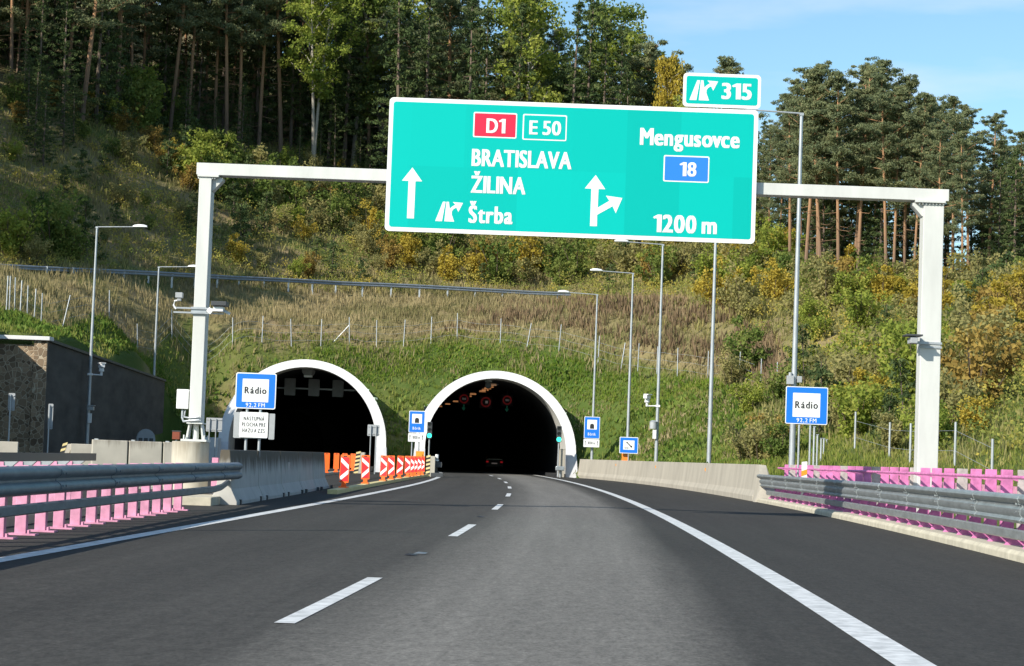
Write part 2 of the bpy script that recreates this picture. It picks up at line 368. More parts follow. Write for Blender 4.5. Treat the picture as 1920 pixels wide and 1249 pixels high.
def hgt(X, Y):
    X = np.atleast_1d(np.asarray(X, float)); Y = np.atleast_1d(np.asarray(Y, float)); sh = X.shape
    q = np.stack([X.ravel(), Y.ravel()], 1) / SC
    z = _phi(((q[:, None] - _x[None]) ** 2).sum(-1)) @ _w[:_n] + _w[_n] + q @ _w[_n + 1:]
    z = z.reshape(sh)
    z = z + (fbm(X / 5.0, Y / 5.0, 3) - .5) * np.clip(z / 8, 0, 1) * .9 + (fbm(X / 1.3, Y / 1.3, 9, 2) - .5) * .22 * np.clip(z / 3, 0, 1)
    re = np.where(Y < 78, 10.4, _wl(Y) + .55)
    inside = (X > np.where(Y < 108.5, -26.9, -24.4)) & (X < re) & (Y < 149.5)
    return np.where(inside, -.35, np.maximum(z, -.45))
def hz(x, y): return float(hgt([x], [y])[0])

# tunnels: centre x at the face, y of the face foot, crown height
TUN = {'right': (-.85, 151.5, 7.6, 5.75), 'left': (-14.45, 149.5, 7.85, 5.9)}
TILT = .42
def tun_x(key, y): xc, y0, _, _ = TUN[key]; return xc + cen(y) - cen(y0)
xs = np.arange(-112, 112.1, .7); ysg = np.arange(36, 335, .7)
GX, GY = np.meshgrid(xs, ysg); GZ = hgt(GX, GY)
NX, NY = len(xs), len(ysg)
idx = np.arange(NX * NY).reshape(NY, NX)
quads = np.stack([idx[:-1, :-1], idx[:-1, 1:], idx[1:, 1:], idx[1:, :-1]], -1).reshape(-1, 4)
Vt = np.stack([GX, GY, GZ], -1).reshape(-1, 3)
cc = Vt[quads].mean(1); keep = np.ones(len(quads), bool)
for key, (xc, y0_, cz, ro) in TUN.items():
    tx = xc + CEN(cc[:, 1]) - CEN(y0_); zc = cz - ro
    rr = np.where(cc[:, 2] > zc, np.hypot(cc[:, 0] - tx, cc[:, 2] - zc), np.abs(cc[:, 0] - tx))
    keep &= ~((rr < ro - .22) & (cc[:, 1] > y0_ - 1) & (cc[:, 1] < 200) & (cc[:, 2] > -.3))
quads = quads[keep]
def np_mesh(name, V, Q, m, nper=4, attr=None, smooth=False):
    me = bpy.data.meshes.new(name); n = len(Q)
    me.vertices.add(len(V)); me.vertices.foreach_set('co', np.ascontiguousarray(V, np.float32).ravel())
    me.loops.add(n * nper); me.loops.foreach_set('vertex_index', np.ascontiguousarray(Q, np.int32).ravel())
    me.polygons.add(n); me.polygons.foreach_set('loop_start', np.arange(0, n * nper, nper, dtype=np.int32))
    me.polygons.foreach_set('loop_total', np.full(n, nper, np.int32))
    if smooth: me.polygons.foreach_set('use_smooth', np.ones(n, bool))
    for mm in (m if isinstance(m, list) else [m]): me.materials.append(mm)
    if attr is not None:
        a = me.attributes.new('tint', 'FLOAT', 'POINT'); a.data.foreach_set('value', np.ascontiguousarray(attr, np.float32))
    me.update(); me.validate(); return me
def np_obj(name, me, parent=None):
    o = bpy.data.objects.new(name, me); COL.objects.link(o)
    if parent is not None: o.parent = parent
    return o
# zones over the hill
fx = np.array([P(*q).x for q in FENCE_PX]); fy = np.array([q[2] for q in FENCE_PX], float)
gx = np.array([P(*q).x for q in RAIL_PX]); gy = np.array([q[2] for q in RAIL_PX], float)
ex = np.array([P(*q).x for q in FOREST_PX]); ey = np.array([q[2] for q in FOREST_PX], float)
_o = np.argsort(ex); ex, ey = ex[_o], ey[_o]
def fenceY(x): return np.interp(x, fx, fy)
def railY(x): return np.interp(x, gx, gy)
def forestY(x): return np.interp(x, ex, ey)
dry = np.clip((GY - fenceY(GX)) / 3 + .3, 0, 1) * np.where(GX > 17.5, .75, 1)
dry = np.clip(dry * .6 + .12 + (fbm(GX / 4, GY / 4, 21) - .5) * 1.5, 0, 1)
def hill_mat():
    m, t, b = new_mat('hillside_turf'); b.inputs['Roughness'].default_value = .95; b.inputs['Specular IOR Level'].default_value = .15
    a = t.nodes.new('ShaderNodeAttribute'); a.attribute_name = 'tint'
    c = t.nodes.new('ShaderNodeTexCoord')
    n = t.nodes.new('ShaderNodeTexNoise'); n.inputs['Scale'].default_value = .9; n.inputs['Detail'].default_value = 9; n.inputs['Roughness'].default_value = .8
    t.links.new(c.outputs['Object'], n.inputs['Vector'])
    ad = t.nodes.new('ShaderNodeMath'); ad.operation = 'MULTIPLY_ADD'; ad.inputs[1].default_value = .9; t.links.new(n.outputs['Fac'], ad.inputs[0]); 
    sb = t.nodes.new('ShaderNodeMath'); sb.operation = 'SUBTRACT'; sb.inputs[1].default_value = .45; t.links.new(a.outputs['Fac'], sb.inputs[0]); t.links.new(sb.outputs[0], ad.inputs[2])
    r = t.nodes.new('ShaderNodeValToRGB'); cr = r.color_ramp; cr.elements[0].position = 0; cr.elements[1].position = 1
    cr.elements[0].color = (.075, .115, .024, 1); cr.elements[1].color = (.28, .215, .115, 1)
    e = cr.elements.new(.35); e.color = (.13, .15, .04, 1); e = cr.elements.new(.6); e.color = (.22, .19, .085, 1)
    t.links.new(ad.outputs[0], r.inputs['Fac']); t.links.new(r.outputs['Color'], b.inputs['Base Color'])
    bp = t.nodes.new('ShaderNodeBump'); bp.inputs['Strength'].default_value = .7; bp.inputs['Distance'].default_value = .25
    t.links.new(n.outputs['Fac'], bp.inputs['Height']); t.links.new(bp.outputs['Normal'], b.inputs['Normal']); return m
tme = np_mesh('hillside', Vt, quads, hill_mat(), attr=dry.ravel(), smooth=True)
tag(np_obj('hillside', tme), 'grassy embankment and hill rising over the tunnel portals', 'hillside', kind='structure')

# ------------------------------------------------------------------ lettering and flat graphics
_tc = {}
def text_geo(s, bold=.022):
    k_ = (s, bold)
    if k_ in _tc: return _tc[k_]
    cu = bpy.data.curves.new('lettering', 'FONT'); cu.body = s; cu.offset = bold; cu.resolution_u = 4; cu.fill_mode = 'FRONT'
    ob = bpy.data.objects.new('lettering', cu); COL.objects.link(ob); bpy.context.view_layer.update()
    me = bpy.data.meshes.new_from_object(ob.evaluated_get(bpy.context.evaluated_depsgraph_get()))
    v = [(p.co.x, p.co.y) for p in me.vertices]; f = [list(p.vertices) for p in me.polygons]
    bpy.data.objects.remove(ob); bpy.data.curves.remove(cu); bpy.data.meshes.remove(me)
    _tc[k_] = (v, f); return _tc[k_]
CAP = max(p[1] for p in text_geo('H', .0)[0])
def glyph(ch):
    if ch == '1': return [(0, .60), (.06, .55), (.19, .64), (.19, 0), (.33, 0), (.33, .7), (.21, .7)], [[0, 1, 2, 6], [2, 3, 4, 5], [2, 5, 6]]
    v, f = text_geo(ch, 0.0); x0 = min(p[0] for p in v)
    return [((p[0] - x0), p[1] * .7 / CAP) for p in v], f
def put_text(s, bx, bz, y, w, cap, m, parent, bold=.03, name='lettering', gap=.085):
    """s with its baseline starting at (bx, bz) on the plane y, w wide, capitals cap high; faces -Y"""
    lay = []; x = 0.0
    for i, ch in enumerate(s):
        if ch == ' ': x += .22; continue
        v, f = glyph(ch); wd = max(p[0] for p in v); nx = s[i + 1] if i + 1 < len(s) else ''
        lay.append((x, v, f)); x += wd + gap + bold - (.075 if ch + nx in ('AV', 'VA', 'AT', 'LA', 'RA', 'ov', 'vc') else 0)
    tot = x - gap - bold; sx = w / (tot + 2 * bold); sz = cap / (.7 + bold); b = MB(); k = 0
    for dx, dz in ((-1, -.5), (1, -.5), (-1, .5), (1, .5), (0, 0)) if bold > .02 else ((-1, 0), (1, 0)):
        for x0, v, f in lay: b.add([(bx + (p[0] + x0 + bold * (1 + dx)) * sx, y - .0012 * k, bz + (p[1] + bold * .5 + dz * bold * .6) * sz) for p in v], f)
        k += 1
    return b.build(name, m, parent)
def rrect(x0, z0, x1, z1, r, n=5):
    o = []
    for cx_, cz_, a0 in ((x1 - r, z1 - r, 0), (x0 + r, z1 - r, 90), (x0 + r, z0 + r, 180), (x1 - r, z0 + r, 270)):
        for k in range(n + 1):
            a = R(a0 + 90 * k / n); o.append((cx_ + r * math.cos(a), cz_ + r * math.sin(a)))
    return o
def flat(outline, y, m, parent, name):
    b = MB(); b.prism(outline, y, y + .0025); return b.build(name, m, parent)

# ------------------------------------------------------------------ gantry and the big signs
YG = 48.0
pl = P(362, 818, YG); pr = P(1744, 880, YG); beam_z = P(1575, 357, YG).z
def gz(px, py): return P(px, py, YG).z
zt = (P(385, 302, YG).z + P(1750, 356, YG).z) / 2
zb = zt - .27
xl_, xr_ = pl.x, P(1743, 700, YG).x
gan = thing('sign_gantry', (0, YG, 0), 'white steel gantry spanning the road and carrying the big green sign', 'gantry')
b = MB(); b.box((xl_ + .02, YG + .28, (zb - .06 + 1.75) / 2), (.28, .52, zb - .06 - 1.75)); b.build('post', M_white, gan, bevel=.012)
b = MB()   # tapered foot with ribs, flange and bolts on the concrete pier
for sx in (-1, 1):
    b.prism([(sx * .15, 1.745), (sx * .12, 1.745), (sx * .16, 1.40), (sx * .21, 1.40)], YG + .10, YG + .46, at=(xl_ + .02, 0, 0))
b.cyl((xl_ + .02, YG + .26, 1.40), (xl_ + .02, YG + .26, 1.74), .07, n=10)
b.box((xl_ + .02, YG + .28, 1.765), (.36, .58, .03)); b.box((xl_ + .02, YG + .28, 1.38), (.58, .68, .05))
for dx in (-.23, .23):
    for dy in (-.25, .25): b.cyl((xl_ + .02 + dx, YG + .28 + dy, 1.40), (xl_ + .02 + dx, YG + .28 + dy, 1.50), .02, n=6)
b.build('post_foot', M_white, gan, bevel=.006)
b = MB(); b.box((xr_ + .02, YG + .28, (zb - .06 - .5) / 2), (.46, .44, zb - .06 + .5)); b.build('post', M_white, gan, bevel=.012)
b = MB(); b.box(((xl_ + xr_) / 2 + .08, YG + .28, (zt + zb) / 2), (xr_ - xl_ + .56, .42, zt - zb)); b.build('beam', M_white, gan, bevel=.01)
for x, w, s in ((xl_ + .05, .42, 1), (xr_ - .04, .62, -1)):
    b = MB(); b.box((x + .03 * s, YG + .28, zb - .032), (w + .06, .60, .05))
    n = 8
    for k in range(n):
        xx = x - w / 2 + w * (k + .5) / n; b.cyl((xx, YG + .04, zb - .10), (xx, YG + .04, zb - .055), .022, n=6)
    b.build('flange', M_white, gan, bevel=.005)
    e = xl_ + .16 if s > 0 else xr_ - .21
    b = MB(); b.prism([(e, zb - .058), (e + s * .24, zb - .058), (e + s * .24, zb - .12), (e + s * .02, zb - .36), (e, zb - .36)], YG + .12, YG + .44); b.build('corner_gusset', M_white, gan, bevel=.006)
for i in range(6): b = MB(); b.box((P(800 + i * 110, 330, YG).x, YG + .0, zb + .1), (.10, .10, 2.4)); b.build('sign_bracket', M_galv, gan)
# measuring crossbar and cabinet on the left post
zc = P(378, 583, YG).z
b = MB(); xa = P(326, 580, YG).x; xb_ = P(420, 586, YG).x
for dz in (.05, -.05): b.box(((xa + xb_) / 2, YG - .03, zc + dz), (xb_ - xa, .04, .035))
b.box((xl_, YG - .005, zc), (.34, .02, .17)); b.build('cross_bar', M_galv, gan)
cab = MB(); p = P(341, 748, YG); cab.box((p.x, YG + .2, p.z), (.27, .22, .44)); co = cab.build('cabinet', M_signwhite, gan, bevel=.012)
tb = MB(); p0 = P(340, 770, YG); tb.tube([(p0.x, YG + .18, p0.z + .02), (p0.x, YG + .16, p0.z - .16), (p0.x + .05, YG + .08, p0.z - .24), (p0.x + .2, YG - .03, p0.z - .22), (p0.x + .42, YG - .03, p0.z - .20)], .025, 8)
tb.tube([(p0.x + .06, YG + .18, p0.z + .02), (p0.x + .05, YG + .14, p0.z - .14), (p0.x + .2, YG - .02, p0.z - .16), (p0.x + .42, YG - .02, p0.z - .13)], .02, 8)
tb.build('cable_pipe', M_galv, gan, smooth=True)
# devices hung on it
t_ = thing('traffic_sensor', (xa + .05, YG - .06, zc), 'small grey hooked sensor on the left end of the gantry post crossbar', 'sensor')
b = MB(); b.box((xa + .12, YG - .06, zc + .33), (.16, .16, .12)); b.box((xa + .12, YG - .06, zc + .24), (.09, .1, .08)); b.build('housing', M_grey, t_, bevel=.01)
b = MB(); b.tube([(xa + .12, YG - .06, zc + .22), (xa + .02, YG - .06, zc + .2), (xa, YG - .06, zc + .1), (xa + .06, YG - .06, zc + .02)], .022, 7); b.build('bracket', M_signwhite, t_, smooth=True)
xc_ = P(414, 574, YG).x
t_ = thing('traffic_camera', (xc_, YG - .1, zc), 'dark roofed camera box on the right end of the gantry post crossbar', 'camera')
b = MB(); b.box((xc_, YG - .15, zc + .16), (.34, .42, .10)); b.build('hood', M_dark, t_, bevel=.01)
b = MB(); b.box((xc_ - .02, YG - .12, zc + .04), (.22, .3, .11)); b.box((xc_ - .22, YG - .1, zc), (.12, .12, .12), ry=.6); b.build('housing', M_signwhite, t_, bevel=.01)
b = MB(); b.box((xc_ + .14, YG - .1, zc - .01), (.2, .1, .06), ry=.4); b.build('bracket', M_galv, t_)
p = P(1708, 637, YG)
t_ = thing('traffic_camera', (p.x, YG - .1, p.z), 'roofed camera on a bracket at the gantry right post', 'camera')
b = MB(); b.box((p.x, YG - .2, p.z + .08), (.37, .5, .04)); b.build('hood', M_dark, t_, bevel=.008)
b = MB(); b.box((p.x, YG - .2, p.z - .03), (.16, .4, .14)); b.build('housing', M_grey, t_, bevel=.012)
b = MB(); b.box((p.x + .2, YG - .12, p.z - .07), (.36, .08, .06)); b.box((xr_ + .02, YG + .045, p.z - .06), (.5, .03, .05)); b.box((xr_ + .02, YG + .045, p.z - .15), (.5, .03, .05)); b.build('bracket', M_galv, t_)

def sp(px, py): q = P(px, py, YS); return q.x, q.z
YS = YG - .12
sg = thing('direction_sign', (0, YS, 0), 'huge turquoise green motorway sign for Bratislava, Žilina and Mengusovce', 'road sign')
X0 = (sp(732, 182)[0] + sp(720, 430)[0]) / 2; X1 = (sp(1424, 207)[0] + sp(1413, 460)[0]) / 2
Z1 = (sp(732, 182)[1] + sp(1424, 207)[1]) / 2; Z0 = (sp(720, 430)[1] + sp(1413, 460)[1]) / 2
b = MB(); b.prism(rrect(X0, Z0, X1, Z1, .10), YS, YS + .05); b.build('backing_panel', M_signwhite, sg)
flat(rrect(X0 + .095, Z0 + .095, X1 - .095, Z1 - .095, .06), YS - .004, M_signgreen, sg, 'green_face')
def plaque(cx_, cz_, w, h, m, parent, y, br=.028, r=.035):
    flat(rrect(cx_ - w / 2, cz_ - h / 2, cx_ + w / 2, cz_ + h / 2, r), y, M_signwhite, parent, 'plaque_border')
    flat(rrect(cx_ - w / 2 + br, cz_ - h / 2 + br, cx_ + w / 2 - br, cz_ + h / 2 - br, r * .6), y - .004, m, parent, 'plaque')
PM = YG / F_PX
def stext(s, px, py, w, cap, y, parent=None, m=None, bold=.045):
    x, z = sp(px, py); put_text(s, x, z, y, w * PM, cap * PM, m or M_signwhite, parent or sg, bold)
plaque(*sp(928.3, 235), 82 * PM, 48 * PM, M_signred, sg, YS - .008); stext('D1', 911.5, 249.6, 36, 28, YS - .016, bold=.04)
plaque(*sp(1021.3, 239.3), 83 * PM, 49 * PM, M_signgreen, sg, YS - .008); stext('E 50', 992, 252.5, 60, 27, YS - .016, bold=.035)
plaque(*sp(1286.8, 317), 86 * PM, 50 * PM, M_sign18, sg, YS - .008); stext('18', 1273.5, 330.6, 32, 27, YS - .016, bold=.035)
stext('BRATISLAVA', 884, 311.5, 188, 33, YS - .008)
stext('ŽILINA', 882.3, 361.8, 103, 33, YS - .008)
stext('Štrba', 878, 418, 83, 33, YS - .008)
stext('Mengusovce', 1199.5, 272, 188, 33, YS - .008)
stext('1200 m', 1224, 435.5, 120, 34, YS - .008)
def zpx(pts): return [sp(700 + x / 2.6667, 100 + z / 2.6667) for x, z in pts]
flat(zpx([(168, 825), (203, 826), (211, 640), (244, 641), (196, 571), (143, 637), (176, 638)]), YS - .008, M_signwhite, sg, 'arrow')
flat(zpx([(1083, 864), (1118, 865), (1119, 808), (1196, 765), (1212, 800), (1245, 724), (1163, 712), (1180, 738), (1122, 772), (1126, 679), (1160, 680), (1112, 609), (1057, 676), (1090, 677)]), YS - .008, M_signwhite, sg, 'arrow')
def exit_symbol(px, py, w, h, y, parent):
    x, z = sp(px, py); w *= PM; h *= PM
    a = [(0, 0), (.25, 0), (.36, 1), (.26, 1)]
    c = [(.335, 0), (.70, 0), (.60, .36), (.60, .52), (.66, .64), (.76, .72), (.84, .50), (1.0, .97), (.62, 1.0), (.72, .87), (.60, .76), (.52, .64), (.48, 1), (.39, 1)]
    for o in (a, c): flat([(x + q[0] * w, z + q[1] * h) for q in o], y, M_signwhite, parent, 'exit_symbol')
exit_symbol(816, 414.5, 51, 37, YS - .008, sg)
ex_ = thing('exit_number_sign', (0, YS, 0), 'small green exit 315 sign on top of the big green sign', 'road sign')
a0 = sp(1282, 136); a1 = sp(1425.5, 204)
b = MB(); b.prism(rrect(a0[0], Z1 + .03, a1[0], a0[1], .09), YS, YS + .05); b.build('backing_panel', M_signwhite, ex_)
flat(rrect(a0[0] + .07, Z1 + .10, a1[0] - .07, a0[1] - .07, .05), YS - .004, M_signgreen, ex_, 'green_face')
exit_symbol(1292.5, 187.5, 53, 38, YS - .008, ex_); stext('315', 1352.5, 186, 57, 31, YS - .008, ex_)
for px in (1310, 1395): b = MB(); b.box((sp(px, 200)[0], YS + .085, Z1 + .02), (.07, .06, .7)); b.build('support', M_galv, ex_)

# pier under the left post
b = MB(); p = P(358, 823, YG + .28)
b.cyl((p.x, YG + .28, -.3), (p.x, YG + .28, 1.352), .42, n=28); tag(b.build('concrete_pier', M_pier, smooth=True, bevel=.02), 'round pale concrete pier under the left gantry post', 'pier')
b = MB(); q = P(331, 815, YG + .9); rb = thing('utility_box', (q.x, YG + .9, 0), 'rust red little box beside the round concrete pier', 'box')
b.box((q.x, YG + .9, q.z - .02), (.17, .16, .18)); b.build('case', M_rust, rb, bevel=.008); b = MB(); b.box((q.x, YG + .9, q.z + .08), (.19, .18, .02)); b.build('lid', M_dark, rb)
b = MB(); b.box((q.x, YG + .9, (q.z - .115 + 0) / 2), (.04, .04, q.z - .11)); b.build('stem', M_galv, rb)

# ------------------------------------------------------------------ radio signs and other posted signs
def radio_sign(name, corners, Y, label, posts, ground):
    (ax, ay), (bx, by) = corners; q0 = P(ax, ay, Y); q1 = P(bx, by, Y); x0, x1 = q0.x, q1.x; z1, z0 = q0.z, q1.z
    t = thing(name, (x0, Y, 0), label, 'road sign'); w = x1 - x0; h = z1 - z0
    b = MB(); b.prism(rrect(x0, z0, x1, z1, .05), Y, Y + .03); b.build('backing_panel', M_signwhite, t)
    flat(rrect(x0 + .025, z0 + .025, x1 - .025, z1 - .025, .035), Y - .004, M_signblue, t, 'blue_face')
    flat(rrect(x0 + w * .17, z0 + h * .19, x0 + w * .82, z1 - h * .17, .01), Y - .008, M_signwhite, t, 'white_field')
    put_text('Rádio', x0 + w * .225, z0 + h * .42, Y - .012, w * .54, h * .19, M_black, t, .03, gap=.16)
    put_text('92,2 FM', x0 + w * .27, z0 + h * .05, Y - .008, w * .47, h * .11, M_signwhite, t, .012, gap=.17)
    for px in posts:
        x = P(px, by, Y).x; b = MB(); b.cyl((x, Y + .06, ground), (x, Y + .06, z1 - .1), .035, n=12); b.build('post', M_galv, t, smooth=True)
    return t
ra = radio_sign('radio_sign', ((443, 698), (516, 768)), 52.3, 'blue Rádio sign by the left concrete barrier and tunnel', (463, 488), 0.0)
radio_sign('radio_sign', ((1474, 724), (1551, 797)), 71.0, 'blue Rádio sign behind the right guardrail', (1499, 1520), -.5)
q0 = P(449, 772, 52.24); q1 = P(513, 822, 52.24)
ns_ = thing('notice_board', (q0.x, 52.26, 0), 'white notice board lettered NÁSTUPNÁ PLOCHA under the left Rádio sign', 'notice board')
b = MB(); b.prism(rrect(P(439, 772, 52.26).x, q1.z - .02, P(503, 772, 52.26).x, q0.z - .01, .03), 52.26, 52.29); b.prism(rrect(P(505, 772, 52.26).x, q1.z - .03, P(516, 772, 52.26).x, q0.z - .02, .02), 52.26, 52.29); b.build('backing_panel', M_grey, ns_)
bx0, bx1 = P(450, 772, 52.24).x, P(503.5, 772, 52.24).x
flat(rrect(bx0, q1.z, bx1, q0.z, .03), 52.235, M_signwhite, ns_, 'white_face')
hh = q0.z - q1.z
for i, (s, wf) in enumerate((('NÁSTUPNÁ', .72), ('PLOCHA PRE', .82), ('HAZU A ZZS', .78))):
    put_text(s, (bx0 + bx1) / 2 - (bx1 - bx0) * wf / 2, q1.z + hh * (.67 - .235 * i), 52.23, (bx1 - bx0) * wf, hh * .155, M_black, ns_, .014, gap=.2)

def tunnel_sign(px0, py0, px1, py1, ppy, Y, label, posts, ground):
    q0 = P(px0, py0, Y); q1 = P(px1, py1, Y); x0, x1, z1, z0 = q0.x, q1.x, q0.z, q1.z; w = x1 - x0; h = z1 - z0
    t = thing('tunnel_sign', (x0, Y, 0), label, 'road sign')
    b = MB(); b.prism(rrect(x0, z0, x1, z1, .05), Y, Y + .04); b.build('backing_panel', M_signwhite, t)
    flat(rrect(x0 + .035, z0 + .035, x1 - .035, z1 - .035, .03), Y - .006, M_signblue, t, 'blue_face')
    flat(rrect(x0 + w * .19, z0 + h * .42, x1 - w * .19, z1 - h * .14, .01), Y - .012, M_signwhite, t, 'white_field')
    cxx = (x0 + x1) / 2; zz = z0 + h * .45; aw = w * .13
    flat([(cxx - aw, zz), (cxx + aw, zz)] + [(cxx + aw * math.cos(a), zz + h * .14 + aw * math.sin(a)) for a in np.linspace(0, math.pi, 9)], Y - .018, M_black, t, 'tunnel_symbol')
    put_text('Bôrik', x0 + w * .25, z0 + h * .14, Y - .012, w * .5, h * .13, M_signwhite, t, .015, gap=.16)
    pz = P(px0, ppy, Y).z
    b = MB(); b.prism(rrect(x0 - .01, pz, x1, z0 - .04, .03), Y, Y + .04); b.build('distance_plate', M_signwhite, t)
    ph = z0 - .04 - pz
    put_text('1000 m', x0 + w * .25, pz + ph * .34, Y - .005, w * .48, ph * .36, M_black, t, .01)
    for fx_ in (.1, .88):
        xx = x0 + w * fx_
        flat([(xx - .015, pz + ph * .22), (xx + .015, pz + ph * .22), (xx + .015, pz + ph * .62), (xx + .04, pz + ph * .62), (xx, pz + ph * .84), (xx - .04, pz + ph * .62), (xx - .015, pz + ph * .62)], Y - .005, M_black, t, 'arrow')
    for px in posts:
        x = P(px, py1, Y).x; b = MB(); b.cyl((x, Y + .09, ground), (x, Y + .09, z1 - .2), .04, n=10); b.build('post', M_galv, t, smooth=True)
    return t
tunnel_sign(767.5, 770, 796, 812, 828, 124, 'blue tunnel sign between the two portals', (773, 786), -.1)
tunnel_sign(1096, 781, 1124, 823, 838, 149.6, 'blue tunnel sign on a lamp post right of the right portal', (), 0)
# emergency phone sign
Yp = 136.8; q0 = P(1162, 819, Yp); q1 = P(1196, 851, Yp)
t = thing('phone_sign', (q0.x, Yp, 0), 'square blue emergency phone sign above the right concrete wall', 'road sign')
b = MB(); b.prism(rrect(q0.x, q1.z, q1.x, q0.z, .05), Yp, Yp + .04); b.build('backing_panel', M_signwhite, t)
flat(rrect(q0.x + .04, q1.z + .04, q1.x - .04, q0.z - .04, .03), Yp - .006, M_signblue, t, 'blue_face')
w = q1.x - q0.x; flat(rrect(q0.x + w * .2, q1.z + w * .2, q1.x - w * .2, q0.z - w * .18, .01), Yp - .012, M_signwhite, t, 'white_field')
cxx, czz = (q0.x + q1.x) / 2, (q0.z + q1.z) / 2
flat([(cxx - .17, czz + .19), (cxx - .08, czz + .21), (cxx - .05, czz + .15), (cxx + .13, czz - .02), (cxx + .2, czz - .03), (cxx + .22, czz - .12), (cxx + .14, czz - .15), (cxx + .08, czz - .06), (cxx - .1, czz + .12), (cxx - .17, czz + .13)], Yp - .018, M_black, t, 'phone_symbol')
put_text('SOS', q0.x + w * .27, q1.z + w * .25, Yp - .018, w * .22, w * .09, M_black, t, .01)
b = MB(); b.cyl((cxx, Yp + .08, -.2), (cxx, Yp + .08, q0.z - .1), .04, n=10); b.build('post', M_galv, t)
b = MB(); x = P(1172, 858, Yp + .5); b.box((x.x, Yp + .5, .9), (.42, .4, 1.9)); b.box((x.x, Yp + .5, 1.87), (.46, .44, .05))
tag(b.build('emergency_phone_box', [mat('phone_box_orange', (.85, .25, .03), .5)], bevel=.02), 'orange emergency phone box under the blue phone sign', 'phone box')

# ------------------------------------------------------------------ tunnel portals
def cross(key, t, inner, infl=0):
    """t 0..1 runs from the right foot over the crown to the left foot"""
    _, _, cz, ro = TUN[key]; zc = cz - ro
    th_t, th_s = .56, .72
    a, c = (ro - th_s, ro - th_t) if inner else (ro + infl, ro + infl)
    n1 = .12
    if t < n1: k = t / n1; return a + (1 - k) * (.12 if not inner else 0), zc * k
    if t > 1 - n1: k = (1 - t) / n1; return -a - (1 - k) * (.12 if not inner else 0), zc * k
    ang = math.pi * (t - n1) / (1 - 2 * n1); return a * math.cos(ang), zc + c * math.sin(ang)
TS = [0, .06, .12] + list(np.linspace(.12, .88, 41))[1:-1] + [.88, .94, 1]
def portal(key, label):
    xc, y0_, cz, ro = TUN[key]; t = thing('tunnel_portal', (xc, y0_, 0), label, 'tunnel portal')
    def ring(inner, d, sheared):
        o = []
        for s in TS:
            x, z = cross(key, s, inner); y = y0_ + d + (z * TILT if sheared else 0); o.append((x + tun_x(key, y), y, z - .1))
        return o
    def loft(rings, name, m, close=False):
        v = [p for r_ in rings for p in r_]; n = len(TS); f = []
        for i in range(len(rings) - 1):
            for k in range(n - 1): f.append((i * n + k, i * n + k + 1, (i + 1) * n + k + 1, (i + 1) * n + k))
        b = MB(); b.add(v, f); return b.build(name, m, t, smooth=True)
    loft([ring(True, 0, True), ring(False, 0, True)], 'face_ring', M_portal)
    loft([ring(False, 0, True)] + [ring(False, d, True) for d in (2, 4)] + [ring(False, d, False) for d in (9, 14, 25)], 'outer_shell', M_portal_in)
    loft([ring(True, 0, True)] + [ring(True, d, True) for d in (1.5, 3)] + [ring(True, 6.4, False)], 'inner_collar', M_portal_in)
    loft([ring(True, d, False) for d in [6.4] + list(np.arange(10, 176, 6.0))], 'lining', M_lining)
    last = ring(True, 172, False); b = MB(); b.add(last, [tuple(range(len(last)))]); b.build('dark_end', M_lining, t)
    # grey coated feet of the ring
    for s in (1, -1):
        b = MB(); zz = 1.75; pts = []
        for z in (0, zz):
            tt = .12 * z / (cz - ro) if s > 0 else 1 - .12 * z / (cz - ro)
            tt = min(max(tt, 0), 1)
            xi, _ = cross(key, tt, True); xo, _ = cross(key, tt, False); y = y0_ + z * TILT
            pts += [(xi + tun_x(key, y) - .02 * s, y - .02, z - .1), (xo + tun_x(key, y) + .03 * s, y - .02, z - .1), (xo + tun_x(key, y) + .03 * s, y + .6, z - .1), (xi + tun_x(key, y) - .02 * s, y + .6, z - .1)]
        b.add(pts, [(0, 1, 5, 4), (1, 2, 6, 5), (2, 3, 7, 6), (3, 0, 4, 7), (4, 5, 6, 7), (0, 3, 2, 1)]); b.build('foot', M_portal_foot, t)
    # walkway kerbs
    for s in (1, -1):
        path = [(tun_x(key, y) + s * 4.62, y, 0) for y in np.arange(y0_ + .6, y0_ + 120, 4)]
        b = MB(); b.sweep(path, [(-.4, -.05), (.4, -.05), (.4, .22), (-.4, .22)]); b.build('walkway_kerb', M_lining if s < 0 else M_lining, t)
    return t
portal('right', 'right tunnel portal, white ring round the dark mouth the road enters')
tl = portal('left', 'left tunnel portal, white arch partly hidden by the Rádio sign and barriers')
b = MB(); x = TUN['left'][0] - 5.9; b.box((x - .25, 149.2, .9), (.9, 1.6, 2.0)); b.build('step_block', M_portal, tl, bevel=.03)
# tunnel lamps, follow the bend
for i, y in enumerate([158, 162.5, 166.5, 170.5, 174.5, 183, 190, 194, 210, 222, 234, 246, 262]):
    x = tun_x('right', y) - .1 - (0 if i < 5 else .35)
    lt = thing('tunnel_lamp', (x, y, 6.75), ('pale weakly glowing lamp just inside the right tunnel mouth' if i == 0 else 'glowing orange lamp under the right tunnel ceiling'), 'lamp', 'lamps under the right tunnel ceiling' if i else None)
    b = MB(); b.box((x, y, 6.62), (.6 + (.2 if i == 0 else 0), .4, .08)); b.box((x, y, 6.80), (.05, .05, .3)); b.build('housing', M_dark, lt)
    b = MB(); b.box((x, y - .02, 6.54), (.54, .30, .04)); b.box((x, y - .203, 6.62), (.50, .006, .04)); b.build('glass', M_lamp_on2 if i == 0 else M_lamp_on, lt)  # first lamp's glass gets a weaker glow than the others
p = P(918, 720, 157); b = MB(); t = thing('jet_fan', (p.x, 157, p.z), 'pale jet fan box hanging in the crown of the right tunnel', 'fan')
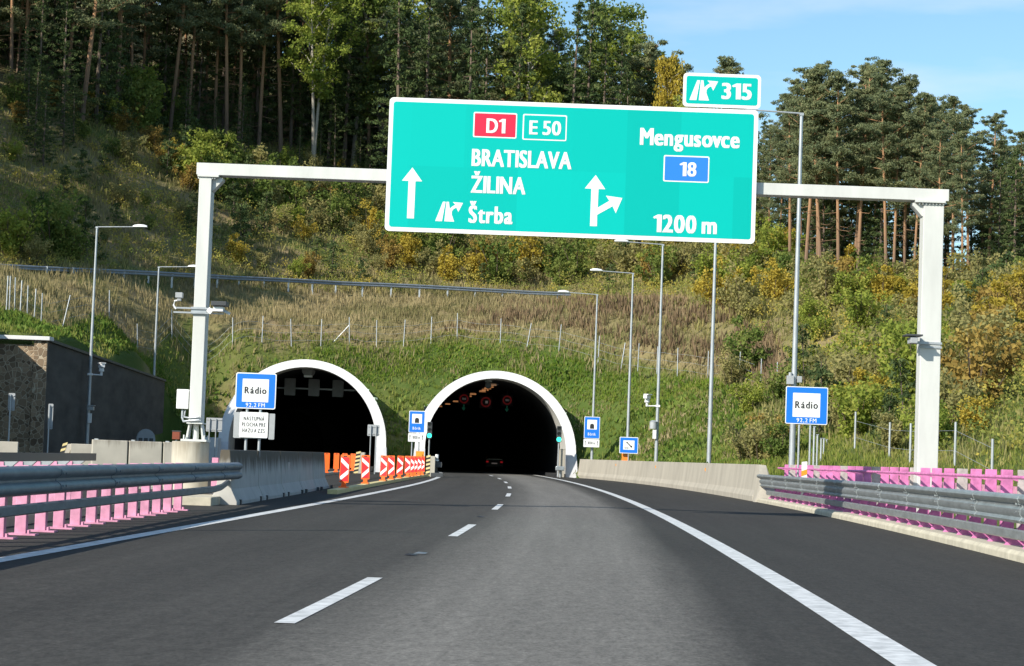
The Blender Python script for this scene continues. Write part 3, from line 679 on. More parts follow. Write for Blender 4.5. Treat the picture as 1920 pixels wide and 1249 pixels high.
b.cyl((p.x - .1, 156.4, p.z - .1), (p.x - .1, 158.6, p.z - .1), .22, n=16); b.build('casing', M_dark, t, smooth=True); b = MB(); b.box((p.x - .1, 157.4, p.z + .4), (.5, .2, .5)); b.build('bracket', M_galv, t)
# LED speed signs
for px, py, dia, ar, lab in ((870, 748, 17, True, 'left'), (911, 754, 19, False, 'middle'), (951, 750.5, 17, True, 'right')):
    Y = 170.0; p = P(px, py, Y); r_ = dia / 2 * Y / F_PX
    t = thing('speed_display', (p.x, Y, p.z), 'dim red ring %s in the right tunnel, %s of three' % ('speed display' if ar else 'warning display', lab), 'speed display')
    b = MB(); b.box((p.x, Y + .12, p.z), (r_ * 2.5, .2, r_ * 2.5)); b.box((p.x, Y + .15, p.z + 1.0), (.08, .08, 1.4)); b.build('housing', M_lining, t)
    n = 28; v = []; f = []
    for k in range(n):
        a = 2 * math.pi * k / n
        v += [(p.x + r_ * math.cos(a), Y - .01, p.z + r_ * math.sin(a)), (p.x + r_ * .72 * math.cos(a), Y - .01, p.z + r_ * .72 * math.sin(a))]
    f = [(2 * k, 2 * ((k + 1) % n), 2 * ((k + 1) % n) + 1, 2 * k + 1) for k in range(n)]
    b = MB(); b.add(v, f); b.build('red_ring', M_led_red, t)
    if ar:
        put_text('100', p.x - r_ * .45, p.z - r_ * .22, Y - .012, r_ * .9, r_ * .46, M_led_white, t, .01)
        zz = p.z - r_ * 1.9; b = MB(); b.prism([(p.x - .05, zz + .25), (p.x + .05, zz + .25), (p.x + .05, zz), (p.x + .17, zz), (p.x, zz - .25), (p.x - .17, zz), (p.x - .05, zz)], Y - .01, Y); b.build('green_arrow', M_led_green, t)
    else:
        b = MB(); b.box((p.x + r_ * .15, Y - .01, p.z), (.2, .02, .2)); b.build('white_lamp', M_led_white, t)
p = P(936, 830, 230); b = MB(); b.box((p.x, 230, p.z), (.75, .12, .75)); b.box((p.x + .42, 230.02, p.z), (.1, .08, .2)); tag(b.build('exit_light_sign', M_led_blue), 'pale square lit sign deep inside the right tunnel', 'lit sign')
# gantry of displays in the left tunnel
Y = 163.0; p0 = P(520, 727, Y); p1 = P(668, 732, Y); t = thing('lane_display_frame', (p0.x, Y, p0.z), 'grey bar of three switched-off displays across the left tunnel', 'display frame')
b = MB(); b.box(((p0.x + p1.x) / 2, Y, p0.z), (p1.x - p0.x, .15, .12)); b.build('bar', M_galv, t)
for px in (544, 589, 634): b = MB(); x = P(px, 728, Y).x; b.box((x, Y - .15, p0.z + .1), (.85, .2, 1.3)); b.build('display', M_grey, t, bevel=.02)
p = P(578, 695, 157); t = thing('jet_fan', (p.x, 157, p.z), 'grey fan with pale lamp hanging in the crown of the left tunnel', 'fan')
b = MB(); b.cyl((p.x, 156.2, p.z), (p.x, 158.4, p.z), .4, n=16); b.build('casing', M_grey, t, smooth=True); b = MB(); b.box((p.x + .1, 156.1, p.z - .45), (.6, .3, .15)); b.build('lamp', M_signwhite, t); b = MB(); b.box((p.x, 157.2, p.z + .5), (.5, .2, .5)); b.build('bracket', M_galv, t)

# traffic lights at the right portal
def signal(px, py0, py1, Y, label, px_lit, foot):
    q0 = P(px, py0, Y); q1 = P(px, py1, Y); h = q0.z - q1.z; x = q0.x
    t = thing('traffic_light', (x, Y, q1.z), label, 'traffic light')
    b = MB(); b.prism(rrect(x - .17, q1.z, x + .17, q0.z, .05), Y, Y + .22); b.build('housing', M_dark, t)
    for k in range(3):
        z = q1.z + h * (k + .5) / 3; b = MB(); b.cyl((x, Y - .01, z), (x, Y - .005, z), .13 if k else .16, n=18); b.build('lens', M_green_light if k == 0 else M_lens_off, t)
        b = MB(); n = 10; v = []
        for dy in (0, -.16):
            for j in range(n + 1):
                a = math.pi * j / n; v.append((x + .155 * math.cos(a), Y + dy, z + .155 * math.sin(a)))
        b.add(v, [(j, j + 1, n + 2 + j, n + 1 + j) for j in range(n)]); b.build('visor', M_dark, t)
    b = MB(); b.cyl((x, Y + .3, foot), (x, Y + .3, q0.z - .1), .05, n=10); b.build('post', M_galv, t)
signal(1049, 799, 829, 150.6, 'traffic light on green at the right leg of the right portal', 0, -.2)
signal(806, 791, 822, 150.6, 'traffic light on green at the left leg of the right portal', 0, -.2)
p = P(1052, 855, 151.2); b = MB(); b.box((p.x + .05, 151.4, .95), (.45, .5, 2.0)); b.box((p.x + .05, 151.4, 1.97), (.5, .55, .05)); t = b.build('control_cabinet', M_conc_light, bevel=.02); tag(t, 'pale control cabinet at the foot of the right traffic light', 'cabinet')
p = P(1050, 877, 148); b = MB(); t = thing('crash_cushion', (p.x, 148, 0), 'small grey guardrail end cap before the right portal leg', 'guardrail end')
b.box((p.x, 148, .62), (.62, .9, .3)); b.build('beam_cap', M_rail, t, bevel=.05); b = MB(); b.box((p.x, 148.1, .24), (.12, .12, .5)); b.build('post', M_galv, t)
# car in the tunnel
Yc = 198.0; pc = P(927, 868, Yc); x = pc.x
car = thing('parked_car' if False else 'car', (x, Yc, 0), 'dark car with red tail lamps driving inside the right tunnel', 'car')
M_car = mat('shade_dark_car_paint', (.006, .007, .009), .5)  # body colour blackened in place of the dark tunnel around it
def loft_car(name, secs, m):
    b = MB(); v = []; n = 8
    for y, hw, zb_, zt_, tw in secs:
        v += [(x - hw, Yc + y, zb_), (x - hw * 1.02, Yc + y, (zb_ + zt_) * .5), (x - tw, Yc + y, zt_ - .06), (x - tw * .86, Yc + y, zt_), (x + tw * .86, Yc + y, zt_), (x + tw, Yc + y, zt_ - .06), (x + hw * 1.02, Yc + y, (zb_ + zt_) * .5), (x + hw, Yc + y, zb_)]
    f = [(i * n + k, i * n + (k + 1) % n, (i + 1) * n + (k + 1) % n, (i + 1) * n + k) for i in range(len(secs) - 1) for k in range(n)]
    f += [tuple(range(n)), tuple(range((len(secs) - 1) * n, len(secs) * n))]
    b.add(v, f); return b.build(name, m, car, smooth=True)
loft_car('body', [(0, .78, .35, .95, .74), (.12, .86, .28, 1.0, .82), (1.2, .88, .22, 1.02, .84), (3.2, .88, .22, .98, .84), (4.1, .84, .25, .86, .78), (4.35, .72, .32, .72, .64)], M_car)
loft_car('cabin', [(.25, .78, .98, 1.08, .70), (.8, .80, .98, 1.46, .60), (1.9, .80, .98, 1.50, .60), (2.9, .80, .98, 1.10, .68), (3.1, .78, .96, 1.0, .70)], M_lens_off)
for dx in (-.66, .66):
    b = MB(); b.box((x + dx, Yc - .01, .80), (.22, .05, .13)); b.build('tail_lamp', M_red_light, car)
b = MB(); b.box((x, Yc - .02, .66), (.52, .02, .11)); b.build('number_plate', M_led_white, car)  # plate glows by itself, standing in for lamp light on it
for dx in (-.76, .76):
    for dy in (.8, 3.45):
        b = MB(); b.cyl((x + dx - .1, Yc + dy, .31), (x + dx + .1, Yc + dy, .31), .31, n=18); b.build('wheel', M_black, car)

# ------------------------------------------------------------------ concrete walls
def jprof(w=.30, h=1.22): return [(-w, 0), (w, 0), (w, .09), (.17, .36), (.105, h - .02), (.09, h), (-.09, h), (-.105, h - .02), (-.17, .36), (-w, .09)]
ordn = ['nearest', 'second', 'third', 'fourth', 'fifth', 'sixth']
ys_ = [46.8, 52.0, 57.2, 62.4, 67.6, 72.8]
for i in range(5):
    yy = np.linspace(ys_[i], ys_[i + 1] - .12, 4)
    t = thing('concrete_barrier', (-6.2, ys_[i], 0), '%s block of the stained concrete barrier under the left Rádio sign' % ordn[i], 'barrier', 'stained barrier blocks beside the left lane')
    b = MB(); b.sweep([(-6.18 + (.0 if y < 60 else -.012 * (y - 60)), y, -.02) for y in yy], jprof()); b.build('block', M_jersey, t, bevel=.012)
    for y in (ys_[i] + .6, ys_[i + 1] - .7): b = MB(); b.box((-5.89, y, .05), (.08, .16, .12)); b.build('anchor_foot', M_dark, t)
b = MB(); p = P(539, 874, 60); b.box((-6.045, 59.2, p.z), (.02, .5, .22)); tag(b.build('number_plate_panel', M_grey), 'small pale plate on the stained concrete barrier', 'plate')
pA, pB = Vector((-11.75, 60.4, -.02)), Vector((-8.85, 61.3, -.02))
for i in range(3):
    k0, k1 = (0, .34, .66)[i], (.325, .645, 1)[i]
    t = thing('concrete_barrier', tuple(pA.lerp(pB, k0)), '%s block of the pale barrier standing crosswise behind the round pier' % ('left end', 'middle', 'right end')[i], 'barrier', 'pale barrier blocks behind the pier')
    b = MB(); b.sweep([pA.lerp(pB, k0), pA.lerp(pB, (k0 + k1) / 2), pA.lerp(pB, k1)], jprof(.36, 1.36)); b.build('block', M_jersey2, t, bevel=.02)
    b = MB(); b.box(tuple(pA.lerp(pB, k0 + .04) + Vector((0, 0, 1.375))), (.10, .12, .03)); b.build('lifting_lug', M_galv, t)
for (ax, bx, Y, lab) in ((-70, 30, 78, 'pale concrete barrier at the far left behind the pink posts'), (132, 192, 88, 'shaded concrete barrier with a striped end before the dark wall')):
    pa, pb = P(ax, 850, Y), P(bx, 850, Y); b = MB(); b.sweep([(pa.x, Y, -.02), ((pa.x + pb.x) / 2, Y + .15, -.02), (pb.x, Y + .3, -.02)], jprof(.42, 1.2)); tag(b.build('concrete_barrier', M_jersey2, bevel=.02), lab, 'barrier')
def hazard(name, px0, px1, pt, pb, Y, label, lean=0.0, bodyw=.55, bodyl=.5):
    """concrete block end with a yellow and black striped face"""
    q0 = P(px0, pt, Y); q1 = P(px1, pt, Y); zt_ = q0.z; zb_ = -.05; w = q1.x - q0.x
    t = thing(name, (q0.x, Y, 0), label, 'barrier end')
    b = MB(); b.prism([(q0.x - lean + .01, zb_), (q0.x - lean + w + bodyw, zb_), (q0.x + w + bodyw, zt_), (q0.x, zt_)], Y + .012, Y + bodyl + .5); b.build('block', M_jersey2, t, bevel=.03)
    n = 11
    for k in range(n):
        za = zb_ + (zt_ - zb_) * k / n; zc_ = zb_ + (zt_ - zb_) * (k + 1) / n; o = [-lean * (1 - (z - zb_) / (zt_ - zb_)) for z in (za, zc_)]; sl = .07
        b = MB(); b.prism([(q0.x + o[0], za), (q0.x + o[0] + w, za + sl), (q0.x + o[1] + w, zc_ + sl), (q0.x + o[1], zc_)], Y, Y + .01); b.build('stripe', M_yellow if k % 2 == 0 else M_black, t)
hazard('striped_barrier_end', 668, 676.5, 848, 887, 127, 'yellow and black striped wall end before the left portal leg', .12, .25)
hazard('striped_barrier_end', 799.5, 807, 855, 893, 121, 'yellow and black striped wall end at the row of red boards', .0, .28)
hazard('striped_barrier_end', 118, 127, 832, 857, 88, 'striped wall end in the shade before the dark retaining wall', .35, .2)
# right concrete wall, last metres sloped down at the near end
b = MB(); yy = list(np.linspace(76.5, 151.6, 26)); path = [(wallr(y) + .32, y, -.02) for y in yy]
b.sweep(path, [(-.34, 0), (.34, 0), (.34, .08), (.12, 1.32), (-.12, 1.34), (-.24, .42), (-.34, .2)]); 
t = thing('concrete_wall', (wallr(76), 76, 0), 'long pale concrete wall from the right guardrail to the right portal', 'wall'); b.build('wall', M_conc_light, t, bevel=.02)
b = MB(); xx = wallr(76) + .32; b.add([(xx - .45, 75.0, -.02), (xx + .45, 75.0, -.02), (xx + .34, 76.5, -.02), (xx - .34, 76.5, -.02), (xx - .2, 75.4, .45), (xx + .2, 75.4, .45), (xx + .12, 76.5, 1.30), (xx - .12, 76.5, 1.30)], [(0, 1, 5, 4), (1, 2, 6, 5), (3, 0, 4, 7), (4, 5, 6, 7)]); b.build('sloped_end', M_conc_light, t)
for i, y in enumerate((96, 118, 136)):
    b = MB(); b.box((wallr(y) + .145, y, 1.02), (.03, .14, .14), ry=-.1); b.box((wallr(y) + .17, y, 1.02), (.03, .06, .06)); tag(b.build('reflector', M_amber), '%s orange reflector on the right concrete wall' % ('nearest', 'middle', 'farthest')[i], 'reflector', 'reflectors on the right wall')
# kerb ledge under the right guardrail
b = MB(); yy = list(np.linspace(4, 76, 34)); path = [(wallr(y), y, -.02) for y in yy]; b.sweep(path, [(0, 0), (1.35, 0), (1.35, .17), (.05, .17), (0, .12)])
tag(b.build('kerb', M_kerb, bevel=.015), 'pale concrete kerb under the right guardrail', 'kerb', kind='structure')
# yellow kerb under the boards, left kerb under the orange boards, deck edge under left posts
def kerb(path, w, h, m, label):
    b = MB(); b.sweep(path, [(-w / 2, 0), (w / 2, 0), (w / 2, h), (-w / 2, h)]); tag(b.build('kerb', m, bevel=.015), label, 'kerb', kind='structure')
bl = lambda y: float(np.interp(y, [62, 76, 100, 121], [-5.08, -5.06, -4.92, -4.62]))
kerb([(bl(y), y, -.02) for y in np.linspace(62.5, 121, 18)], .30, .15, M_yellow, 'low yellowish kerb under the red and white boards')
kerb([(-9.55, y, -.02) for y in np.linspace(104, 134, 8)], .3, .15, M_kerb, 'low kerb under the orange boards')
kerb([(-7.4, y, -.02) for y in np.linspace(-8, 45, 12)], .5, .16, M_kerb, 'concrete ledge behind the left pink posts')
kerb([(-6.75, y, -.02) for y in np.linspace(45.4, 52, 4)], 1.0, .2, M_kerb, 'concrete slab at the foot of the first barrier block')

# ------------------------------------------------------------------ guardrails
WB = [(0, .37), (.07, .335), (.09, .305), (.09, .265), (.07, .235), (.015, .20), (.015, .17), (.07, .135), (.09, .105), (.09, .065), (.07, .035), (0, 0)]
WB = WB + [(a - .012, z) for a, z in WB[::-1]]
LOW = [(0, 0), (.035, .02), (.035, .12), (0, .14), (-.02, .12), (-.02, .02)]
gl = thing('guardrail', (-5.95, 20, 0), 'shade-darkened steel guardrail on pink posts left of the road', 'guardrail')
def lrx(y): return float(np.interp(y, [0, 25, 35, 47], [-5.9, -5.98, -6.0, -5.92]))
yy = list(np.linspace(4, 47.2, 24))
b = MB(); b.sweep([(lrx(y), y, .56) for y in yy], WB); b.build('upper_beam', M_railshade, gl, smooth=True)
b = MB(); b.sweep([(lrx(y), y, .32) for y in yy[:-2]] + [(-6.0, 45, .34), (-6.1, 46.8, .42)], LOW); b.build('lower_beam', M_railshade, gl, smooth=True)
for y in np.arange(8.5, 46, 4.0):
    b = MB(); b.sweep([(lrx(yy_) + .004, yy_, .562) for yy_ in (y - .17, y, y + .17)], [(a_ * 1.06 + .003, z_ * .99) for a_, z_ in WB])
    for dz in (.10, .27):
        for dy in (-.1, .1): b.cyl((lrx(y) + .09, y + dy, .56 + dz), (lrx(y) + .112, y + dy, .56 + dz), .016, n=6)
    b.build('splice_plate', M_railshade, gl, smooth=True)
py = [28.3 - 1.25 * k for k in range(12, 0, -1)] + [28.3 + 1.2 * k for k in range(0, 12)]
for i, y in enumerate(py):
    x = lrx(y) - .40
    b = MB(); b.box((x, y, .46), (.15, .13, .92)); b.box((x + .17, y, .74), (.2, .1, .12)); pp = b.build('post', M_pinkpale, gl, bevel=.008)
    b = MB(); b.box((x + .03, y, .012), (.36, .24, .025)); b.cyl((x + .12, y - .08, .02), (x + .12, y - .08, .07), .025, n=6); b.build('base_plate', M_pinkpale, pp)
for x, y in ((-7.0, 49.2), (-6.85, 50.2), (-6.7, 51.6)):
    b = MB(); b.box((x, y, .55), (.15, .13, .9)); b.box((x, y, .19), (.28, .24, .02)); b.build('post', M_pinkpale, gl, bevel=.008)
# far pink-post rail of the other deck
g2 = thing('bridge_railing', (-9.4, 20, 0), 'second row of pink posts with grey rail seen over the left guardrail', 'railing')
b = MB(); b.sweep([(-9.0, y, .86) for y in np.linspace(20, 46.5, 9)], [(0, 0), (.06, 0), (.06, .16), (0, .16)]); b.build('top_beam', M_dark, g2)
for i in range(14):
    y = 25.5 + 1.55 * i; b = MB(); b.box((-9.35, y, .42), (.16, .14, .84)); b.build('post', M_pinkpale, g2)
    b = MB(); b.prism([(-9.27, .84), (-9.01, .98), (-9.01, .86), (-9.27, .62)], y - .05, y + .05); b.build('bracket', M_galv, g2)
# right side
RB = [(0, .43), (-.05, .445), (-.10, .42), (-.125, .375), (-.10, .325), (-.05, .30), (-.045, .26), (-.08, .22), (-.08, .14), (-.05, .10), (-.09, .05), (-.06, .01), (0, 0)]
RB = RB + [(a + .012, z) for a, z in RB[::-1]]
gr = thing('guardrail', (7.5, 30, 0), 'long grey steel guardrail right of the hard shoulder', 'guardrail')
rrx = lambda y: wallr(y) + .22
yy = list(np.linspace(6, 76.4, 36))
b = MB(); b.sweep([(rrx(y), y, .53) for y in yy], RB); b.build('upper_beam', M_rail, gr, smooth=True)
b = MB(); b.sweep([(rrx(y) + .04, y, .27) for y in yy[:-1]], [(-a, z * 1.15) for a, z in LOW]); b.build('lower_beam', M_rail, gr, smooth=True)
for y in np.arange(12.0, 76, 4.0):
    b = MB(); b.sweep([(rrx(yy_) - .004, yy_, .532) for yy_ in (y - .17, y, y + .17)], [(a_ * 1.04 - .003, z_ * .99) for a_, z_ in RB])
    for dz in (.18, .30):
        for dy in (-.1, .1): b.cyl((rrx(y) - .06, y + dy, .53 + dz), (rrx(y) - .105, y + dy, .53 + dz), .016, n=6)
    b.build('splice_plate', M_rail, gr, smooth=True)
n = 0; y = 20.0
while y < 76:
    b = MB(); x = rrx(y) + .42
    b.box((x, y, .33), (.16, .12, .5)); b.prism([(x - .08, .15), (x - .34, .15), (x - .08, .48)], y - .05, y + .05); b.box((x - .2, y, .74), (.36, .1, .1)); b.box((x, y, .6), (.12, .1, .3))
    b.build('post', M_pink, gr); y += 1.55
pk = thing('bridge_railing', (8.2, 30, 0), 'pink railing of flat posts and pipe behind the right guardrail', 'railing')
n = 0; y = 20.7
while y < 75:
    x = wallr(y) + 1.02; b = MB(); b.box((x, y, .75), (.20, .10, 1.2)); b.build('post', M_pink if n % 4 != 2 else mat('grey_post_tone', (.45, .40, .38), .7, var=.3, scale=9) if n == 2 else (M_pink if n % 4 != 2 else bpy.data.materials['grey_post_tone']), pk, bevel=.008)  # some posts grey instead of pink
    b = MB(); b.prism([(x - .1, 1.22), (x - .30, 1.25), (x - .30, 1.21), (x - .1, 1.15)], y - .02, y + .02); b.build('bracket', M_pink, pk); y += 1.55; n += 1
yy = list(np.linspace(18, 75, 24))
for z, nm in ((1.22, 'top_pipe'),):
    b = MB(); b.tube([(wallr(y) + .70, y, z) for y in yy], .03, 8); b.build(nm, M_pink, pk, smooth=True)
b = MB(); b.sweep([(wallr(y) + 1.5, y, .55) for y in yy], [(-.03, 0), (.03, 0), (.03, .5), (-.03, .5)])
b.build('rear_panel', mat('pale_pink_panel', (.62, .30, .40), .6, var=.25, scale=4, stretch=(1, 1, 4)), pk)
p = P(1508, 882, 67.0); t = thing('marker_post', (p.x, 67.0, 0), 'white marker post with orange stripe behind the right guardrail', 'marker post')
b = MB(); b.box((p.x, 67, .78), (.16, .12, 1.24)); b.prism([(p.x - .08, 1.40), (p.x + .08, 1.40), (p.x + .08, 1.46), (p.x - .08, 1.44)], 66.94, 67.06); b.build('post', M_signwhite, t)
b = MB(); b.prism([(p.x - .083, 1.00), (p.x + .083, 1.06), (p.x + .083, 1.22), (p.x - .083, 1.16)], 66.93, 67.07); b.build('orange_band', M_amber, t)

# scraps lying on the left lane
for px, py_, lab, m_ in ((768, 1042, 'dark scrap lying on the left lane, nearest', M_black), (787, 1039, 'greyish scrap lying on the left lane beside the dark scrap', M_railshade), (899, 970, 'small dark scrap on the lane farther ahead', M_black)):
    d = ray(px, py_); k_ = -EYE / d[2]; gx_, gy_ = d[0] * k_, d[1] * k_
    b = MB(); b.add([(gx_ - .08, gy_ - .04, .006), (gx_ + .07, gy_ - .07, .008), (gx_ + .10, gy_ + .05, .02), (gx_ - .03, gy_ + .08, .010), (gx_ - .02, gy_, .03)], [(0, 1, 4), (1, 2, 4), (2, 3, 4), (3, 0, 4), (3, 2, 1, 0)]); tag(b.build('litter', m_), lab, 'litter')
# ------------------------------------------------------------------ delineator boards
def board(front):
    t = thing('guide_board', (0, 0, 0), '', 'guide board'); w, h = .30, 1.02
    o = rrect(-w / 2, .16, w / 2, h, .025); b = MB()
    b.prism(o, 0, .04); b.prism([(-.08, 0), (.08, 0), (.07, .16), (-.07, .16)], -.01, .05); b.box((0, .02, .015), (.26, .30, .05)); b.build('frame', M_orange, t, bevel=.006, local=True)
    if front:
        b = MB(); b.prism(rrect(-.128, .20, .128, .945, .01), -.004, -.001); b.build('red_face', M_brred, t, local=True)
        b = MB()
        b.prism([(-.128, .80), (-.128, .94), (.128, .715), (.128, .575)], -.009, -.006)
        b.prism([(-.128, .205), (-.128, .345), (.128, .574), (.128, .435)], -.0088, -.0058); b.build('white_chevron', M_signwhite, t, local=True)
    b = MB(); b.prism(rrect(-.06, .955, .06, .99, .012), -.003, .043); b.build('handle_slot', M_black, t, local=True)
    return t
b0 = board(True)
fr = [(635, 66.6), (685.5, 76.5), (719.5, 86.5), (737.5, 92), (750.5, 98), (767, 104.5), (775, 107.5), (781.5, 110.5), (788.5, 114), (795, 117.5)]
nm = ['nearest', 'second', 'third', 'fourth', 'fifth', 'sixth', 'seventh', 'eighth', 'ninth', 'farthest']
for i, (px, Y) in enumerate(fr):
    x = bl(Y); r_ = b0 if i == 0 else dup(b0, (0, 0, 0)); r_.location = (x, Y, .13); r_.rotation_euler = (0, 0, R(-8 + 5 * math.sin(i * 2.1))); r_.rotation_euler[1] = R([1.5, -1, 1, -2, 2, -1, 1, 0, 1, -1][i])
    r_['label'] = '%s red and white arrow board of the row curving to the right portal' % nm[i]; r_['group'] = 'red and white guide boards'
b1 = board(False); b1['group'] = 'orange guide boards seen from behind'
for i, (px, Y) in enumerate([(596, 106), (612, 111), (630, 116.5), (645.5, 122), (661, 128)]):
    r_ = b1 if i == 0 else dup(b1, (0, 0, 0)); x = P(px, 880, Y).x; r_.location = (x, Y, .13); r_.rotation_euler = (0, 0, R(6 - 4 * i)); r_['label'] = 'plain orange board back before the left tunnel, %s from the left' % ('first', 'second', 'third', 'fourth', 'fifth')[i]
# amber lamp box on the tunnel sign legs, sign backs
p = P(787, 854, 122.5); b = MB(); b.box((p.x, 122.8, p.z), (.46, .3, .48)); b.cyl((p.x, 122.63, p.z), (p.x, 122.60, p.z), .15, n=16); b.box((p.x, 122.85, (p.z - .24) / 2), (.08, .08, p.z - .24)); tag(b.build('warning_lamp_box', M_amber, bevel=.02), 'orange lamp box on the legs of the tunnel sign between the portals', 'warning lamp')
p = P(819, 865, 121.5); t = thing('bollard', (p.x, 121.5, 0), 'white capped bollard with dark base at the end of the red boards', 'bollard')
b = MB(); b.cyl((p.x, 121.5, 1.05), (p.x, 121.5, 1.28), .10, n=12); b.cyl((p.x, 121.5, .9), (p.x, 121.5, 1.0), .12, n=12); b.build('head', M_signwhite, t); b = MB(); b.cyl((p.x, 121.5, 0), (p.x, 121.5, 1.06), .06, n=10); b.box((p.x + .05, 121.5, .7), (.5, .3, .3)); b.box((p.x + .05, 121.4, .12), (.7, .8, .24)); b.build('base', M_dark, t, bevel=.02)
def sign_back(name, px0, px1, py0, py1, Y, posts, label, ground=-.2, m=M_grey):
    q0 = P(px0, py0, Y); q1 = P(px1, py1, Y); t = thing(name, (q0.x, Y, 0), label, 'sign back')
    b = MB(); b.prism(rrect(q0.x, q1.z, q1.x, q0.z, .04), Y, Y + .03)
    b.box(((q0.x + q1.x) / 2, Y - .02, q0.z - .12), (q1.x - q0.x - .06, .03, .04)); b.box(((q0.x + q1.x) / 2, Y - .02, q1.z + .12), (q1.x - q0.x - .06, .03, .04)); b.build('panel', m, t)
    for px in posts: x = P(px, py0, Y).x; b = MB(); b.cyl((x, Y - .07, ground), (x, Y - .07, q0.z - .05), .035, n=10); b.build('post', M_galv, t)
sign_back('road_sign', 689.5, 711, 796, 818, 126, (696, 706), 'grey back of a small sign at the left portal right leg')
sign_back('road_sign', 387, 416, 783, 810, 128, (394, 406), 'shaded grey sign back left of the left portal')
sign_back('road_sign', 16, 27, 737, 770, 92, (21,), 'narrow grey sign back before the stone wall')
sign_back('road_sign', 91, 98, 757, 805, 95, (94,), 'narrow grey sign back before the wall corner')
# cluster of slim posts behind the right radio sign
for i, (px, Y, top) in enumerate(((1527, 82, 800), (1533, 86, 815), (1540, 90, 822), (1545, 94, 822), (1550, 98, 824))):
    p = P(px, top, Y); b = MB(); b.cyl((p.x, Y, -.5), (p.x, Y, p.z), .04, n=8); b.box((p.x, Y, p.z), (.1, .1, .03)); tag(b.build('slim_post', M_galv), 'slim grey post behind the right Rádio sign', 'post', 'slim posts behind the right radio sign')

# ------------------------------------------------------------------ street lamps
HL = 13.4
def lamp():
    t = thing('street_lamp', (0, 0, 0), '', 'street lamp', 'street lamps along the motorway')
    b = MB(); b.tube([(0, 0, -.6), (0, 0, 1.2), (0, 0, 6), (0, 0, HL)], [.11, .11, .085, .055], 12); b.build('pole', M_galv, t, smooth=True, local=True)
    b = MB(); b.cyl((0, 0, HL - .02), (2.05, 0, HL + .06), .032, .028, n=8); b.box((0, 0, HL - .05), (.14, .14, .1)); b.build('arm', M_galv, t, local=True)
    b = MB(); v = []; n = 10; secs = [(1.98, .05, .05), (2.08, .12, .11), (2.35, .18, .15), (2.6, .17, .14), (2.78, .10, .08)]
    for xx, wy, hz_ in secs:
        for k in range(n):
            a = 2 * math.pi * k / n; s = math.sin(a); v.append((xx, wy * math.cos(a), HL + .07 + (hz_ * s if s > 0 else hz_ * .35 * s)))
    f = [(i * n + k, i * n + (k + 1) % n, (i + 1) * n + (k + 1) % n, (i + 1) * n + k) for i in range(len(secs) - 1) for k in range(n)] + [tuple(range(n)), tuple(range((len(secs) - 1) * n, len(secs) * n))]
    b.add(v, f); b.build('lamp_head', M_signwhite, t, smooth=True, local=True)
    return t
l0 = lamp()
LP = [((182, 425), 118, 0, 'near street lamp in front of the dark wall, arm to the right'), ((298, 500), 146, 0, 'lamp behind the gantry left post, arm ending at the post'),
      ((1120, 552), 150, 180, 'farthest right-hand lamp, nearest to the right portal'), ((1187, 512), 138, 180, 'second right-hand lamp from the portal'),
      ((1243, 458), 122, 180, 'third right-hand lamp from the portal, carrying a white camera'), ((1345, 345), 100, 180, 'lamp whose head hides behind the green sign'), ((1503, 212), 73.5, 180, 'tallest nearest lamp beside the right Rádio sign')]
for i, (tp, Y, rz, lab) in enumerate(LP):
    p = P(*tp, Y); o = l0 if i == 0 else dup(l0, (0, 0, 0)); o.location = (p.x, Y, p.z - HL); o.rotation_euler = (0, 0, R(rz)); o['label'] = lab
def lampx(i): q = LP[i]; return P(*q[0], q[1]).x, q[1]
def cctv(i, py_arm, side, label, boxes=()):
    x, Y = lampx(i); z = P(200 if i < 2 else 1225, py_arm, Y).z
    t = thing('security_camera', (x, Y, z), label, 'camera')
    b = MB(); b.cyl((x, Y, z), (x + side * .62, Y, z - .02), .035, n=8); b.box((x, Y, z), (.24, .24, .12)); b.build('arm', M_signwhite, t)
    b = MB(); xx = x + side * .62; b.cyl((xx, Y, z - .05), (xx, Y, z + .18), .07, n=12); b.cyl((xx, Y, z + .18), (xx, Y, z + .38), .15, .13, n=14); b.box((xx - side * -.02, Y - .1, z + .50), (.22, .5, .2), rz=.5 * side); b.box((xx + .03, Y - .12, z + .63), (.3, .55, .05), rz=.5 * side); b.build('housing', M_signwhite, t, bevel=.01)
    return x, Y
x, Y = cctv(0, 703, 1, 'dome camera on an arm of the lamp before the dark wall')
z = P(170, 766, Y).z
b = MB(); b.box((x + .16, Y - .2, z), (.36, .3, .2)); b.box((x + .18, Y - .2, z + .16), (.42, .34, .04)); tag(b.build('lamp_sensor_box', M_galv, bevel=.01), 'small grey box on the lamp before the dark wall', 'box')
b = MB(); b.box((x + .13, Y - .2, z - .55), (.2, .16, .5)); b.box((x + .13, Y - .2, z - .29), (.22, .18, .03)); tag(b.build('junction_box', M_signwhite, bevel=.01), 'white box low on the lamp before the dark wall', 'box')
x, Y = cctv(4, 761, -1, 'white camera on an arm above the green slope')
z = P(1230, 797, Y).z
b = MB(); b.cyl((x - .22, Y - .1, z - .22), (x - .22, Y - .1, z + .18), .22, n=14); b.cyl((x - .22, Y - .1, z + .18), (x - .22, Y - .1, z + .26), .24, .1, n=14); tag(b.build('siren_drum', M_grey, smooth=True), 'grey drum on the camera lamp right of the portal', 'siren')
b = MB(); b.box((x - .15, Y - .15, z - .55), (.2, .16, .48)); b.box((x - .15, Y - .15, z - .29), (.22, .18, .03)); tag(b.build('junction_box', M_signwhite, bevel=.01), 'white box on the camera lamp right of the portal', 'box')
x, Y = lampx(6); z = P(1487, 713, Y).z
